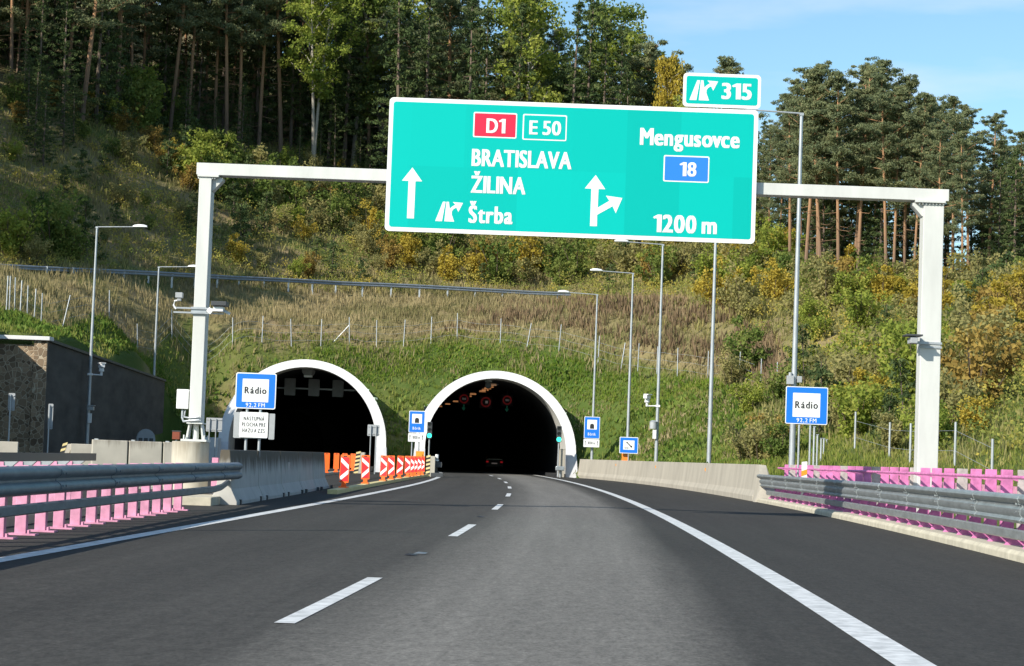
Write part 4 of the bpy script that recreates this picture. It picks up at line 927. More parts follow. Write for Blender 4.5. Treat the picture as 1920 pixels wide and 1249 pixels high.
b = MB(); b.box((x - .15, Y - .12, z), (.24, .2, .3)); b.box((x + .17, Y - .1, z + .03), (.16, .16, .22)); b.cyl((x - .15, Y - .12, z + .15), (x - .15, Y - .12, z + .26), .06, n=8); tag(b.build('lamp_sensor_box', M_grey, bevel=.012), 'grey boxes on the lamp right above the Rádio sign', 'box')

# ------------------------------------------------------------------ retaining wall, left
def stone_mat():
    m, t, b = new_mat('rubble_stone'); b.inputs['Roughness'].default_value = .9
    g = t.nodes.new('ShaderNodeNewGeometry')
    v = t.nodes.new('ShaderNodeTexVoronoi'); v.feature = 'DISTANCE_TO_EDGE'; v.inputs['Scale'].default_value = 3.6; v.inputs['Randomness'].default_value = .9; t.links.new(g.outputs['Position'], v.inputs['Vector'])
    v2 = t.nodes.new('ShaderNodeTexVoronoi'); v2.inputs['Scale'].default_value = 3.6; v2.inputs['Randomness'].default_value = .9; t.links.new(g.outputs['Position'], v2.inputs['Vector'])
    sp_ = t.nodes.new('ShaderNodeSeparateColor'); t.links.new(v2.outputs['Color'], sp_.inputs[0])
    r = t.nodes.new('ShaderNodeValToRGB'); r.color_ramp.elements[0].color = (.11, .075, .045, 1); r.color_ramp.elements[1].color = (.34, .25, .16, 1); t.links.new(sp_.outputs[0], r.inputs['Fac'])
    e = t.nodes.new('ShaderNodeValToRGB'); e.color_ramp.elements[0].position = .03; e.color_ramp.elements[1].position = .06; e.color_ramp.elements[0].color = (1, 1, 1, 1); e.color_ramp.elements[1].color = (0, 0, 0, 1); t.links.new(v.outputs['Distance'], e.inputs['Fac'])
    mx = t.nodes.new('ShaderNodeMixRGB'); mx.inputs['Color2'].default_value = (.42, .35, .25, 1); t.links.new(e.outputs['Color'], mx.inputs['Fac']); t.links.new(r.outputs['Color'], mx.inputs['Color1'])
    t.links.new(mx.outputs['Color'], b.inputs['Base Color'])
    bp = t.nodes.new('ShaderNodeBump'); bp.inputs['Strength'].default_value = .6; bp.inputs['Distance'].default_value = .06; bp.invert = True; t.links.new(e.outputs['Color'], bp.inputs['Height']); t.links.new(bp.outputs['Normal'], b.inputs['Normal'])
    return m
M_stone = stone_mat()
M_wall = mat('shade_dark_wall_concrete', (.080, .072, .060), .92, var=.5, scale=1.3, stretch=(1, .22, .8), bump=.1)  # the wall's shade is put into this dark concrete colour
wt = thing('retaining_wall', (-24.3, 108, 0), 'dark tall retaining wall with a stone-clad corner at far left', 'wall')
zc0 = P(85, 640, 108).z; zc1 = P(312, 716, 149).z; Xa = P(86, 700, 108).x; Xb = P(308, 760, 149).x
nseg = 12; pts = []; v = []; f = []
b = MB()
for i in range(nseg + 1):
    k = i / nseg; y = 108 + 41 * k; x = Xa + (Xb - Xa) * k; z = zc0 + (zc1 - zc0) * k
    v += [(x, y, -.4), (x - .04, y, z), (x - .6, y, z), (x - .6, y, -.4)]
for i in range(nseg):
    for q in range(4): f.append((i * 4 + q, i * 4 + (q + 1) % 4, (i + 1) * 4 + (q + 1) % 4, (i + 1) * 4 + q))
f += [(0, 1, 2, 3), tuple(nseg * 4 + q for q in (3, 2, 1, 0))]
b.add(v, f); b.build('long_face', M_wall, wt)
XL = -26.7
b = MB(); b.box(((Xa - .605 + XL) / 2 , 108.3, zc0 / 2 - .3), (Xa - .605 - XL, .6, zc0 + .2)); b.box((Xa - .28, 107.9, zc0 / 2 - .2), (.65, .2, zc0 + .38)); b.build('stone_face', M_stone, wt)
b = MB(); b.box((XL - .3, 86, (zc0 + 1.1) / 2 - .3), (.6, 44, zc0 + 1.7)); b.build('return_wing', M_stone, wt)
b = MB(); b.box(((Xa + XL - .6) / 2 + .05, 108.1, zc0 + .13), (Xa - XL + .9, 1.0, .2)); b.build('white_coping', M_portal, wt, bevel=.02)
b = MB(); path = [(Xa + (Xb - Xa) * k - .3, 108.7 + 40.3 * k, zc0 + (zc1 - zc0) * k + .01) for k in np.linspace(0, 1, 10)]; b.sweep(path, [(-.36, 0), (.36, 0), (.36, .14), (-.36, .14)]); b.build('dark_coping', mat('dark_coping_concrete', (.13, .12, .09), .9, var=.3, scale=2), wt)  # coping in one mottled dark tone along the long wall
# arched niche door in the dark wall
p = P(222, 800, 133); kx = Xa + (Xb - Xa) * (133 - 108) / 41
t = thing('wall_cabinet', (kx + 1.3, 133, 0), 'rounded grey cabinet with dark panes before the dark retaining wall', 'cabinet')
o = [(-.58, 0), (.58, 0), (.58, 1.7)] + [(math.cos(a) * .58, 1.7 + math.sin(a) * .62) for a in np.linspace(.15, math.pi - .15, 9)] + [(-.58, 1.7)]
b = MB(); b.prism(o, -.2, .2, at=(kx + 1.3, 133, -.1), rz=R(14)); b.build('case', M_grey, t, bevel=.02)
for dx in (-.33, 0, .33):
    for z in (.55, 1.25):
        b = MB(); b.prism(rrect(dx - .12, z, dx + .12, z + .5, .03), -.215, -.203, at=(kx + 1.3, 133, -.1), rz=R(14)); b.build('pane', M_dark, t)

# ------------------------------------------------------------------ upper guardrail, fence
ug = thing('guardrail', (-12, 180, 15), 'bluish guardrail of the road above the tunnels', 'guardrail')
path = []
for px in np.linspace(-70, 1070, 30): y = float(np.interp(px, [q[0] for q in RAIL_PX], [q[2] for q in RAIL_PX])); q_ = P(px, 494.5 + .0505 * px, y); path.append((q_.x, y, q_.z - .37))
pz_ = np.poly1d(np.polyfit([q[0] for q in path], [q[2] for q in path], 4)); path = [(q[0], q[1], float(pz_(q[0]))) for q in path]
b = MB(); b.sweep(path, WB); b.build('beam', M_raildark, ug, smooth=True)
cum = 0; last = None
for x in np.arange(gx[0], gx[-1], .12):
    y = float(railY(x)); 
    if last is None or math.hypot(x - last[0], y - last[1]) > 2.6:
        last = (x, y); b = MB(); b.box((x - .1, y + .1, float(pz_(x)) - .50), (.14, .14, 1.7)); b.build('post', M_galv, ug)
fe = thing('wire_fence', (0, 160, 8), 'wire mesh fence on thin grey posts along the top of the embankment', 'fence')
FP = [(12, 580), (24, 580), (41, 578), (56, 580), (73, 580), (88, 580), (100, 590), (137, 600), (205, 598), (263, 605), (323, 612), (437, 620), (492, 623), (547, 630), (602, 637), (655, 643), (706, 645), (757, 640), (808, 638), (857, 634), (938, 640), (988, 647), (1048, 655), (1122, 665), (1165, 678), (1196, 688), (1232, 690), (1270, 700), (1327, 706), (1385, 712), (1425, 725), (1455, 735)]
for i, (px, py_) in enumerate(FP):
    Y = float(np.interp(px, [q[0] for q in FENCE_PX], [q[2] for q in FENCE_PX])); x = P(px, py_, Y).x; Y2 = float(fenceY(x)); z = hz(x, Y2)
    lean = {7: .35, 21: .28, 24: .25, 22: .12}.get(i, RNG.normal(0, .05)); b = MB(); b.cyl((x - lean * .3, Y2, z - .4), (x + lean, Y2 + RNG.normal(0, .05), z + 2.05), .038, n=6)
    if i == 15: b.cyl((x, Y2, z + 1.5), (x - 1.35, Y2 - .2, z - .1), .03, n=6)
    b.build('post', M_galv, fe)
b = MB(); sx_ = np.linspace(P(12, 580, 122).x, P(1455, 735, 131.5).x, 70)
for dz in (.4, 1.0, 1.55): b.tube([(x, float(fenceY(x)) + .02, hz(x, float(fenceY(x))) + dz) for x in sx_], .008, 4)
b.build('wire', M_galv, fe)
f2 = thing('wire_fence', (18, 90, 0), 'short grey fence posts at the foot of the right bush slope', 'fence')
last = None
for px, py_, Y in ((1602, 870, 92), (1667, 872, 84), (1706, 875, 80), (1790, 878, 74), (1860, 880, 68)):
    x = P(px, py_, Y).x; z = hz(x, Y); b = MB(); b.cyl((x, Y, z - .4), (x, Y, z + 1.5 if px > 1610 else z + 1.6), .045, n=8); b.build('post', M_galv, f2)
    if last: b = MB(); [b.tube([(last[0], last[1], last[2] + d), (x, Y, z + d)], .007, 4) for d in (.5, 1.2)]; b.build('wire', M_galv, f2)
    last = (x, Y, z)
# unseen road sign post left of the frame whose shadow crosses the lane
t = thing('street_lamp', (-10.4, 26.2, 0), 'roadside pole outside the left edge of the picture', 'street lamp')
b = MB(); b.tube([(-10.4, 26.2, -.3), (-10.4, 26.2, 6.6)], [.08, .06], 10); b.build('pole', M_galv, t)
b = MB(); b.cyl((-10.4, 26.2, 6.55), (-9.4, 26.2, 6.6), .03, n=8); b.build('arm', M_galv, t)

# ------------------------------------------------------------------ vegetation
def leaf_mat(name, c0, c1, c2, trans=.28, var=.25, rough=.6):
    m = bpy.data.materials.new(name); m.use_nodes = True; t = m.node_tree; t.nodes.clear()
    a = t.nodes.new('ShaderNodeAttribute'); a.attribute_name = 'tint'
    oi = t.nodes.new('ShaderNodeObjectInfo')
    ad = t.nodes.new('ShaderNodeMath'); ad.operation = 'MULTIPLY_ADD'; ad.inputs[1].default_value = var; ad.use_clamp = True
    sb = t.nodes.new('ShaderNodeMath'); sb.operation = 'SUBTRACT'; sb.inputs[1].default_value = var / 2
    t.links.new(oi.outputs['Random'], ad.inputs[0]); t.links.new(a.outputs['Fac'], sb.inputs[0]); t.links.new(sb.outputs[0], ad.inputs[2])
    r = t.nodes.new('ShaderNodeValToRGB'); r.color_ramp.elements[0].color = (*c0, 1); r.color_ramp.elements[1].color = (*c2, 1)
    e = r.color_ramp.elements.new(.5); e.color = (*c1, 1); t.links.new(ad.outputs[0], r.inputs['Fac'])
    d = t.nodes.new('ShaderNodeBsdfDiffuse'); tr = t.nodes.new('ShaderNodeBsdfTranslucent'); mx = t.nodes.new('ShaderNodeMixShader'); mx.inputs['Fac'].default_value = trans
    t.links.new(r.outputs['Color'], d.inputs['Color']); t.links.new(r.outputs['Color'], tr.inputs['Color'])
    o = t.nodes.new('ShaderNodeOutputMaterial'); t.links.new(d.outputs[0], mx.inputs[1]); t.links.new(tr.outputs[0], mx.inputs[2]); t.links.new(mx.outputs[0], o.inputs['Surface'])
    return m
L_pine = leaf_mat('pine_needles', (.12, .155, .09), (.22, .255, .13), (.34, .34, .17), .42)
L_spruce = leaf_mat('spruce_needles', (.048, .080, .036), (.095, .135, .052), (.165, .195, .075), .32)
L_green = leaf_mat('green_leaves', (.095, .15, .04), (.18, .24, .06), (.29, .32, .09), .45)
L_lime = leaf_mat('yellow_green_leaves', (.16, .22, .045), (.29, .345, .065), (.43, .44, .10), .48)
L_olive = leaf_mat('olive_leaves', (.20, .205, .085), (.35, .325, .13), (.48, .42, .17), .48)
L_yellow = leaf_mat('yellow_leaves', (.28, .23, .04), (.46, .36, .06), (.58, .45, .09), .45)
L_orange = leaf_mat('orange_leaves', (.20, .14, .045), (.36, .25, .07), (.45, .34, .10), .42)
L_grass = leaf_mat('short_grass', (.105, .155, .028), (.195, .24, .048), (.33, .31, .10), .38)
L_dry = leaf_mat('dry_grass', (.19, .18, .08), (.32, .27, .14), (.45, .37, .21), .35)
L_brown = leaf_mat('brown_weed', (.16, .115, .07), (.27, .195, .12), (.38, .29, .17), .35)
L_weed = leaf_mat('leafy_weed', (.065, .125, .022), (.145, .225, .045), (.26, .32, .085), .38)
def bark(name, lo, hi, z0, z1):
    m, t, b = new_mat(name); b.inputs['Roughness'].default_value = .9; b.inputs['Specular IOR Level'].default_value = .2
    c = t.nodes.new('ShaderNodeTexCoord'); sp_ = t.nodes.new('ShaderNodeSeparateXYZ'); t.links.new(c.outputs['Object'], sp_.inputs[0])
    mr = t.nodes.new('ShaderNodeMapRange'); mr.inputs['From Min'].default_value = z0; mr.inputs['From Max'].default_value = z1; t.links.new(sp_.outputs['Z'], mr.inputs['Value'])
    mp = t.nodes.new('ShaderNodeMapping'); mp.inputs['Scale'].default_value = (3, 3, .8); t.links.new(c.outputs['Object'], mp.inputs['Vector'])
    n = t.nodes.new('ShaderNodeTexNoise'); n.inputs['Scale'].default_value = 2.5; n.inputs['Detail'].default_value = 6; t.links.new(mp.outputs[0], n.inputs['Vector'])
    ad = t.nodes.new('ShaderNodeMath'); ad.operation = 'MULTIPLY_ADD'; ad.inputs[1].default_value = .8; ad.use_clamp = True; t.links.new(n.outputs['Fac'], ad.inputs[0])
    sb = t.nodes.new('ShaderNodeMath'); sb.operation = 'SUBTRACT'; sb.inputs[1].default_value = .4; t.links.new(mr.outputs[0], sb.inputs[0]); t.links.new(sb.outputs[0], ad.inputs[2])
    mx = t.nodes.new('ShaderNodeMixRGB'); mx.inputs['Color1'].default_value = (*lo, 1); mx.inputs['Color2'].default_value = (*hi, 1)
    t.links.new(ad.outputs[0], mx.inputs['Fac']); t.links.new(mx.outputs[0], b.inputs['Base Color']); return m
B_pine = bark('pine_bark', (.16, .115, .085), (.38, .215, .115), 2, 9)
B_spruce = bark('spruce_bark', (.10, .08, .065), (.17, .13, .10), 0, 10)
B_birch = bark('pale_bark', (.30, .27, .22), (.40, .37, .32), 0, 10)
B_twig = mat('twig_bark', (.10, .075, .05), .9)

def unit(r, n):
    v = r.normal(size=(n, 3)); return v / np.linalg.norm(v, axis=1)[:, None]
def quads_at(C, length, width, r, bias=None, bw=0.0):
    """one rhombic leaf per centre; bias pulls the long axis towards a direction"""
    n = len(C); a = unit(r, n)
    if bias is not None: a = a + bias * bw; a /= np.linalg.norm(a, axis=1)[:, None]
    b = np.cross(a, unit(r, n)); b /= (np.linalg.norm(b, axis=1)[:, None] + 1e-9)
    l = (length * r.uniform(.7, 1.3, n))[:, None] * .5; w = (width * r.uniform(.7, 1.3, n))[:, None] * .5
    return np.stack([C - a * l, C + b * w + a * l * .15, C + a * l, C - b * w + a * l * .15], 1).reshape(-1, 3)
def cloud(clumps, per, length, width, r, flat_=1.0, bias=None, bw=0.0, tint=(.5, .18)):
    """clumps: rows x y z radius"""
    cl = np.asarray(clumps, float); n = len(cl); k = np.repeat(np.arange(n), per)
    d = unit(r, n * per) * (r.uniform(0, 1, n * per) ** .45)[:, None] * cl[k, 3:4]; d[:, 2] *= flat_
    C = cl[k, :3] + d; ct = r.normal(tint[0], tint[1], n)
    V = quads_at(C, length, width, r, bias, bw); tt = np.clip(ct[k] + r.normal(0, .14, n * per), 0, 1)
    return V, np.repeat(tt, 4)
def leaf_obj(name, V, tint, m, parent): return np_obj(name, np_mesh(name, V, np.arange(len(V)).reshape(-1, 4), m, attr=tint), parent)
def trunk_line(h, r, bend=.35, n=7):
    a = r.uniform(0, 6.28); b2 = r.uniform(0, 6.28); k = np.linspace(0, 1, n)
    return np.stack([bend * np.sin(k * 2.4 + a) - bend * math.sin(a), bend * np.sin(k * 2.0 + b2) - bend * math.sin(b2), k * h], 1)
def at_line(ln, z):
    return np.array([np.interp(z, ln[:, 2], ln[:, 0]), np.interp(z, ln[:, 2], ln[:, 1]), z])

def make_pine(seed, h=20., cb=.5, spread=2.6, r0=.19):
    r = np.random.default_rng(seed); t = thing('pine_tree', (0, 0, 0), '', 'tree'); ln = trunk_line(h, r)
    b = MB(); b.tube([(ln[0, 0], ln[0, 1], -1.0)] + list(ln), [r0 * 1.15] + list(np.linspace(r0, .05, len(ln))), 8); cl = []
    n = int(26 * (1 - cb) / .5) + 6
    for i in range(n):
        k = i / (n - 1); z = h * (cb + (1 - cb) * k ** .9) - r.uniform(0, .5); L_ = spread * (1.0 - .78 * k ** 1.5) * r.uniform(.55, 1.2) * (.65 if k < .08 else 1)
        a = i * 2.4 + r.uniform(-.5, .5); up = .05 + .45 * k + r.uniform(-.12, .15); p0 = at_line(ln, z); d = np.array([math.cos(a), math.sin(a), up])
        p1 = p0 + d * L_ * .55; p2 = p0 + d * L_ + np.array([0, 0, .12 * L_]); b.tube([p0, p1, p2], [.05 * (1.1 - k * .7), .035, .012], 4)
        for q in np.linspace(.4, 1.05, 4 if L_ > 1.2 else 3):
            c = p0 + (p2 - p0) * q + r.normal(0, .22, 3) * [1, 1, .5]; cl.append((*c, r.uniform(.5, .95) * (1 - .35 * k)))
            c2 = c + np.array([-d[1], d[0], 0]) * r.uniform(-.8, .8) * q; cl.append((*c2, r.uniform(.3, .55) * (1 - .35 * k)))
    for k in range(6): cl.append((*(at_line(ln, h * (.94 + .012 * k)) + r.normal(0, .12, 3)), .32))
    for i in range(9):
        z = h * r.uniform(.10, max(cb, .14)); a = r.uniform(0, 6.28); p0 = at_line(ln, z); L_ = r.uniform(.4, 1.5); b.tube([p0, p0 + np.array([math.cos(a), math.sin(a), -.15]) * L_, p0 + np.array([math.cos(a), math.sin(a), .05]) * L_ * 1.3], [.025, .018, .006], 4)
    b.build('trunk', B_pine, t, smooth=True, local=True)
    V, ti = cloud(cl, 62, .26, .085, r, .5, np.array([0, 0, 1.]), .4); leaf_obj('crown', V, ti, L_pine, t); return t
def make_spruce(seed, h=17., r0=.2, base=.08, wide=2.4):
    r = np.random.default_rng(seed); t = thing('spruce_tree', (0, 0, 0), '', 'tree'); ln = trunk_line(h, r, .12); b = MB(); b.tube([(0, 0, -1)] + list(ln), [r0 * 1.1] + list(np.linspace(r0, .02, len(ln))), 7); cl = []
    n = int(h * 4.6)
    for i in range(n):
        k = i / n; z = h * (base + (1 - base) * k); L_ = wide * (1 - k) ** .8 * r.uniform(.6, 1.15) + .15; a = i * 2.4 + r.uniform(-.4, .4); p0 = at_line(ln, z); d = np.array([math.cos(a), math.sin(a), -.22 + .3 * k])
        if L_ > .8 and i % 2: b.tube([p0, p0 + d * L_ * .9], [.03, .008], 4)
        m = max(2, int(L_ / .42))
        for q in np.linspace(.3, 1, m):
            c = p0 + d * L_ * q + np.array([0, 0, .12 * q * q * L_]) + r.normal(0, .10, 3); cl.append((*c, r.uniform(.26, .44) * (1 - .25 * k)))
    b.build('trunk', B_spruce, t, smooth=True, local=True)
    V, ti = cloud(cl, 26, .26, .10, r, .6, np.array([0, 0, -1.]), .4); leaf_obj('crown', V, ti, L_spruce, t); return t
def make_broad(seed, m, h=15., cb=.35, wide=3.2, r0=.16, name='birch_tree', bk=None, stems=1, per=70, ls=.24):
    r = np.random.default_rng(seed); t = thing(name, (0, 0, 0), '', 'tree'); b = MB(); cl = []
    for s_ in range(stems):
        ln = trunk_line(h * r.uniform(.85, 1), r, .5); off = np.array([r.normal(0, .25), r.normal(0, .25), 0]) * (s_ > 0); lean = np.array([r.normal(0, .06), r.normal(0, .06), 0])
        ln = ln + off + ln[:, 2:3] * lean; b.tube([(ln[0, 0], ln[0, 1], -1)] + list(ln), [r0 * 1.2] + list(np.linspace(r0, .03, len(ln))), 7)
        n = int(26 / stems) + 6
        for i in range(n):
            k = i / (n - 1); z = h * (cb + (.97 - cb) * k); L_ = wide * math.sin(math.pi * (.16 + .76 * k)) * r.uniform(.45, 1.1); a = i * 2.4 + r.uniform(-.7, .7); p0 = at_line(ln, min(z, ln[-1, 2])); d = np.array([math.cos(a), math.sin(a), .55 + .3 * r.uniform()])
            p2 = p0 + d * L_ * .8; b.tube([p0, (p0 + p2) / 2 + r.normal(0, .1, 3), p2], [.05, .03, .01], 4)
            for q in (.55, .85, 1.08): cl.append((*(p0 + (p2 - p0) * q + r.normal(0, .35, 3)), r.uniform(.45, .95)))
    b.build('trunk', bk or B_birch, t, smooth=True, local=True); V, ti = cloud(cl, per, ls, ls * .7, r, .8); leaf_obj('crown', V, ti, m, t); return t
def make_bush(seed, m, h=2.2, w=1.3, name='bush', per=62, ls=.15, upright=0.):
    r = np.random.default_rng(seed); t = thing(name, (0, 0, 0), '', 'bush'); b = MB(); cl = []; n = 8
    for i in range(n):
        a = i * 2.4 + r.uniform(-.5, .5); rad = w * math.sqrt((i + .4) / n) * (1 - .55 * upright); hh = h * r.uniform(.55, 1.0) * (1 - .32 * rad / w)
        top = np.array([rad * math.cos(a), rad * math.sin(a), hh]); b.tube([(top[0] * .15, top[1] * .15, -.3), top * [.55, .55, .5], top], [.035, .022, .008], 4)
        for q in np.linspace(.25, 1, 4): cl.append((*(top * [q, q, q] * [.6 + .4 * q, .6 + .4 * q, 1] + r.normal(0, .12, 3) * w), r.uniform(.26, .5) * w * .7))
    b.build('stems', B_twig, t, local=True); V, ti = cloud(cl, per, ls, ls * .65, r, 1.0); V[:, 2] = np.maximum(V[:, 2], -.1); leaf_obj('foliage', V, ti, m, t); return t

PINE = [make_pine(11, 20, .46, 3.2), make_pine(12, 21, .40, 3.6, .22), make_pine(13, 19, .50, 2.9), make_pine(14, 20, .30, 3.6), make_pine(15, 21, .44, 2.8, .17)]
BUSHY = [make_pine(16, 15, .12, 3.2, .2), make_pine(17, 16, .18, 3.0, .2)]
SPRUCE = [make_spruce(21), make_spruce(22, 18, .2, .2, 2.1), make_spruce(23, 16, .2, .03, 2.7)]
BROAD = {'lime': [make_broad(31, L_lime, 15, .42, 3.0, stems=2), make_broad(32, L_lime, 16, .3, 3.4)], 'green': [make_broad(33, L_green, 15, .3, 3.4), make_broad(34, L_green, 13, .25, 3.0)],
         'yellow': [make_broad(35, L_yellow, 13, .35, 2.6)]}
BC = {'green': L_green, 'olive': L_olive, 'lime': L_lime, 'yellow': L_yellow, 'orange': L_orange}
BUSH = {c: [make_bush(40 + i * 7 + j, m, 2.2, 1.25, upright=u) for j, u in enumerate((0, .35, .8))] for i, (c, m) in enumerate(BC.items())}
SAP = [make_spruce(61, 3.6, .05, .02, 1.15), make_spruce(62, 3.0, .05, .02, 1.0)]
for o in SAP: o.name = 'young_spruce'
_used = set()
def zone(px):
    return ('left of the gantry' if px < 365 else 'between left post and sign' if px < 720 else 'by the big green sign' if px < 1425 else 'between sign and right post' if px < 1735 else 'right of the gantry')
def put(protos, x, y, desc, cat, group, sc=1.0, r=RNG, sub=None, dz=0.0, i=None):
    o = protos[int(r.integers(len(protos))) if i is None else i]; z = hz(x, y) + dz; px = to_px(x, y, z)[0]
    key = o.name
    if key in _used: o = dup(o, (x, y, z))
    _used.add(key)
    o.location = (x, y, z); o.rotation_euler = (r.normal(0, .015), r.normal(0, .015), r.uniform(0, 6.28)); o.scale = (sc * r.uniform(.92, 1.08), sc * r.uniform(.92, 1.08), sc)
    lab = '%s %s' % (desc, sub or zone(px)); o['label'] = lab; o['category'] = cat; o['group'] = '%s, %s' % (group, sub or zone(px)); return o
def base(px, py, Y):                       # foot of a plant seen at this pixel, set on the ground at that distance
    x = P(px, py, Y).x; return x, Y
taken = []
def free(x, y, d):
    return all((x - a) ** 2 + (y - b) ** 2 > d * d for a, b in taken)
# --- trees one can pick out
def top_scale(px, py_top, x, y, hproto): return max(.3, (P(px, py_top, y).z - hz(x, y)) / hproto)
hero_pines = [  # foot px, foot py, distance, top py, proto
    (222, 220, 206, -150, 1), (318, 250, 212, -160, 2), (352, 270, 214, -190, 4), (402, 285, 217, -130, 0), (425, 282, 214, -150, 2), (446, 290, 216, -170, 4), (484, 300, 217, -140, 0), (526, 310, 219, -150, 2), (150, 215, 205, -190, 2), (560, 290, 226, -120, 4),
    (690, 380, 226, -60, 1), (30, 200, 204, -200, 4), (85, 210, 208, -200, 0),
    (1508, 545, 178, 128, 0), (1532, 545, 180, 150, 4), (1540, 548, 178, 135, 2), (1572, 548, 177, 140, 2), (1600, 545, 181, 120, 1), (1607, 548, 178, 130, 0), (1662, 550, 176, 150, 0), (1674, 550, 176, 165, 4), (1694, 552, 177, 150, 2), (1712, 553, 175, 175, 4), (1784, 556, 173, 190, 0), (1815, 556, 178, 200, 1),
    (1480, 530, 184, 180, 1), (1640, 540, 186, 120, 1), (1850, 556, 176, 215, 1), (1895, 560, 174, 250, 3), (1925, 560, 176, 260, 0), (1440, 500, 196, 235, 3), (1745, 552, 184, 195, 1)]
PH = [20, 21, 19, 20, 21]
for px, py_, Y, tp, i in hero_pines:
    x, y = base(px, py_, Y); sc = top_scale(px, tp, x, y, PH[i]); taken.append((x, y))
    put(PINE, x, y, 'tall pine with bare orange trunk at the forest edge', 'tree', 'pines at the forest edge', sc, i=i)
for px, py_, Y, tp, i in ((835, 400, 222, -20, 0), (930, 420, 222, 85, 1), (1195, 440, 222, 85, 0), (1370, 470, 216, 112, 1), (1265, 455, 226, 118, 0), (760, 380, 226, 40, 1)):
    x, y = base(px, py_, Y); sc = top_scale(px, tp, x, y, (15, 16)[i]); taken.append((x, y)); put(BUSHY, x, y, 'broad bushy pine full of needles', 'tree', 'bushy pines', sc, i=i)
for px, py_, Y, tp, c, i, d in ((588, 290, 217, -40, 'lime', 0, 'pale-stemmed tree with light yellow-green crown'), (1010, 430, 218, -25, 'lime', 1, 'large light green leafy tree'), (985, 420, 226, -30, 'green', 0, 'dark green leafy tree'), (1130, 440, 228, 55, 'lime', 1, 'light green leafy tree near the sky edge'),
                                (1240, 460, 217, 100, 'yellow', 0, 'golden yellow tree against the sky'), (660, 330, 226, -60, 'green', 1, 'green leafy tree among the spruces'), (720, 330, 230, -80, 'lime', 0, 'yellow-green leafy tree above the big sign'), (1100, 440, 232, 5, 'green', 0, 'tall dark leafy tree near the sky edge')):
    x, y = base(px, py_, Y); hp = {('lime', 0): 15, ('lime', 1): 16, ('green', 0): 15, ('green', 1): 13, ('yellow', 0): 13}[(c, i)]; taken.append((x, y))
    o_ = put(BROAD[c], x, y, d, 'tree', 'leafy trees in the forest', top_scale(px, tp, x, y, hp), i=i)
    if c == 'yellow': o_.scale = (o_.scale[0] * .5, o_.scale[1] * .5, o_.scale[2])
for px, tp, Y in ((742, -70, 216), (792, -40, 218), (872, -50, 215), (905, -10, 219), (955, 30, 214), (1062, 0, 215), (1090, 5, 218), (1122, 35, 216), (1150, 70, 217), (1178, 100, 216), (1212, 118, 220), (1278, 128, 217), (1425, 225, 206), (640, -60, 222), (610, -20, 221)):
    x, y = base(px, 430, Y); taken.append((x, y)); put(SPRUCE, x, y, 'tall pointed dark spruce at the forest edge', 'tree', 'tall spruces at the forest edge', top_scale(px, tp, x, y, 17), i=int(px) % 3)
# --- the forest behind them
def skyline(px): return np.interp(px, [-400, 600, 1000, 1100, 1160, 1260, 1290, 1430, 1470, 1500, 1620, 1730, 1830, 1920, 2300], [-300, -200, -60, 15, 80, 130, 165, 240, 195, 150, 130, 190, 205, 270, 330])
r = np.random.default_rng(101); cnt = 0; tries = 0
while cnt < 235 and tries < 9000:
    tries += 1; x = r.uniform(-75, 62); d = r.exponential(16) if r.uniform() < .75 else r.uniform(0, 55); y = float(forestY(x)) + 2.5 + d
    if y > 285: continue
    px = to_px(x, y, hz(x, y))[0]
    if px < -180 or px > 2080: continue
    if not free(x, y, 2.3 + .02 * d): continue
    taken.append((x, y)); z = hz(x, y); lim = P(px, float(skyline(px)) + r.uniform(0, 60), y).z - z
    u = r.uniform(); deep = d > 9
    if px > 1420: kind = 'pine' if u < .75 else 'spruce'
    elif px < 560: kind = 'pine' if u < .62 else 'spruce'
    else: kind = 'spruce' if u < .55 else 'pine' if u < .8 else 'broad'
    if lim < 5: continue
    if kind == 'pine': i = int(r.integers(5)); hp = PH[i]; sc = min(r.uniform(.95, 1.25), lim / hp); put(PINE, x, y, 'pine deep in the dark forest' if deep else 'pine in the front of the forest', 'tree', 'forest pines, deep' if deep else 'forest pines, front', sc, r, i=i)
    elif kind == 'spruce': i = int(r.integers(3)); hp = (17, 18, 16)[i]; sc = min(r.uniform(.7, 1.2), lim / hp); put(SPRUCE, x, y, 'dark spruce deep in the forest' if deep else 'dark spruce in the front of the forest', 'tree', 'forest spruces, deep' if deep else 'forest spruces, front', sc, r, i=i)
    else: c = 'green' if r.uniform() < .6 else 'lime'; i = int(r.integers(2)); put(BROAD[c], x, y, '%s leafy tree standing in the forest' % ('dark green' if c == 'green' else 'yellow-green'), 'tree', '%s leafy forest trees' % c, min(r.uniform(.8, 1.2), lim / 16), r, i=i)
    cnt += 1
r = np.random.default_rng(303)
for count, xr, dy, hh in ((48, (-62, -16), (5, 30), (11, 17)), (36, (16, 56), (10, 36), (9, 14)), (28, (-16, 20), (6, 30), (10, 17))):
    k = tr = 0
    while k < count and tr < 4000:
        tr += 1; x = r.uniform(*xr); y = float(forestY(x)) + r.uniform(*dy); px = to_px(x, y, hz(x, y))[0]
        if px < -120 or px > 2050 or not free(x, y, 1.9): continue
        z = hz(x, y); lim = P(px, float(skyline(px)) + 25, y).z - z; h_ = min(r.uniform(*hh), lim)
        if h_ < 4: continue
        taken.append((x, y)); i = int(r.choice([0, 2])); put(SPRUCE, x, y, 'low-branched dark spruce behind the pine trunks', 'tree', 'spruces behind the trunks', h_ / (17, 18, 16)[i], r, i=i); k += 1
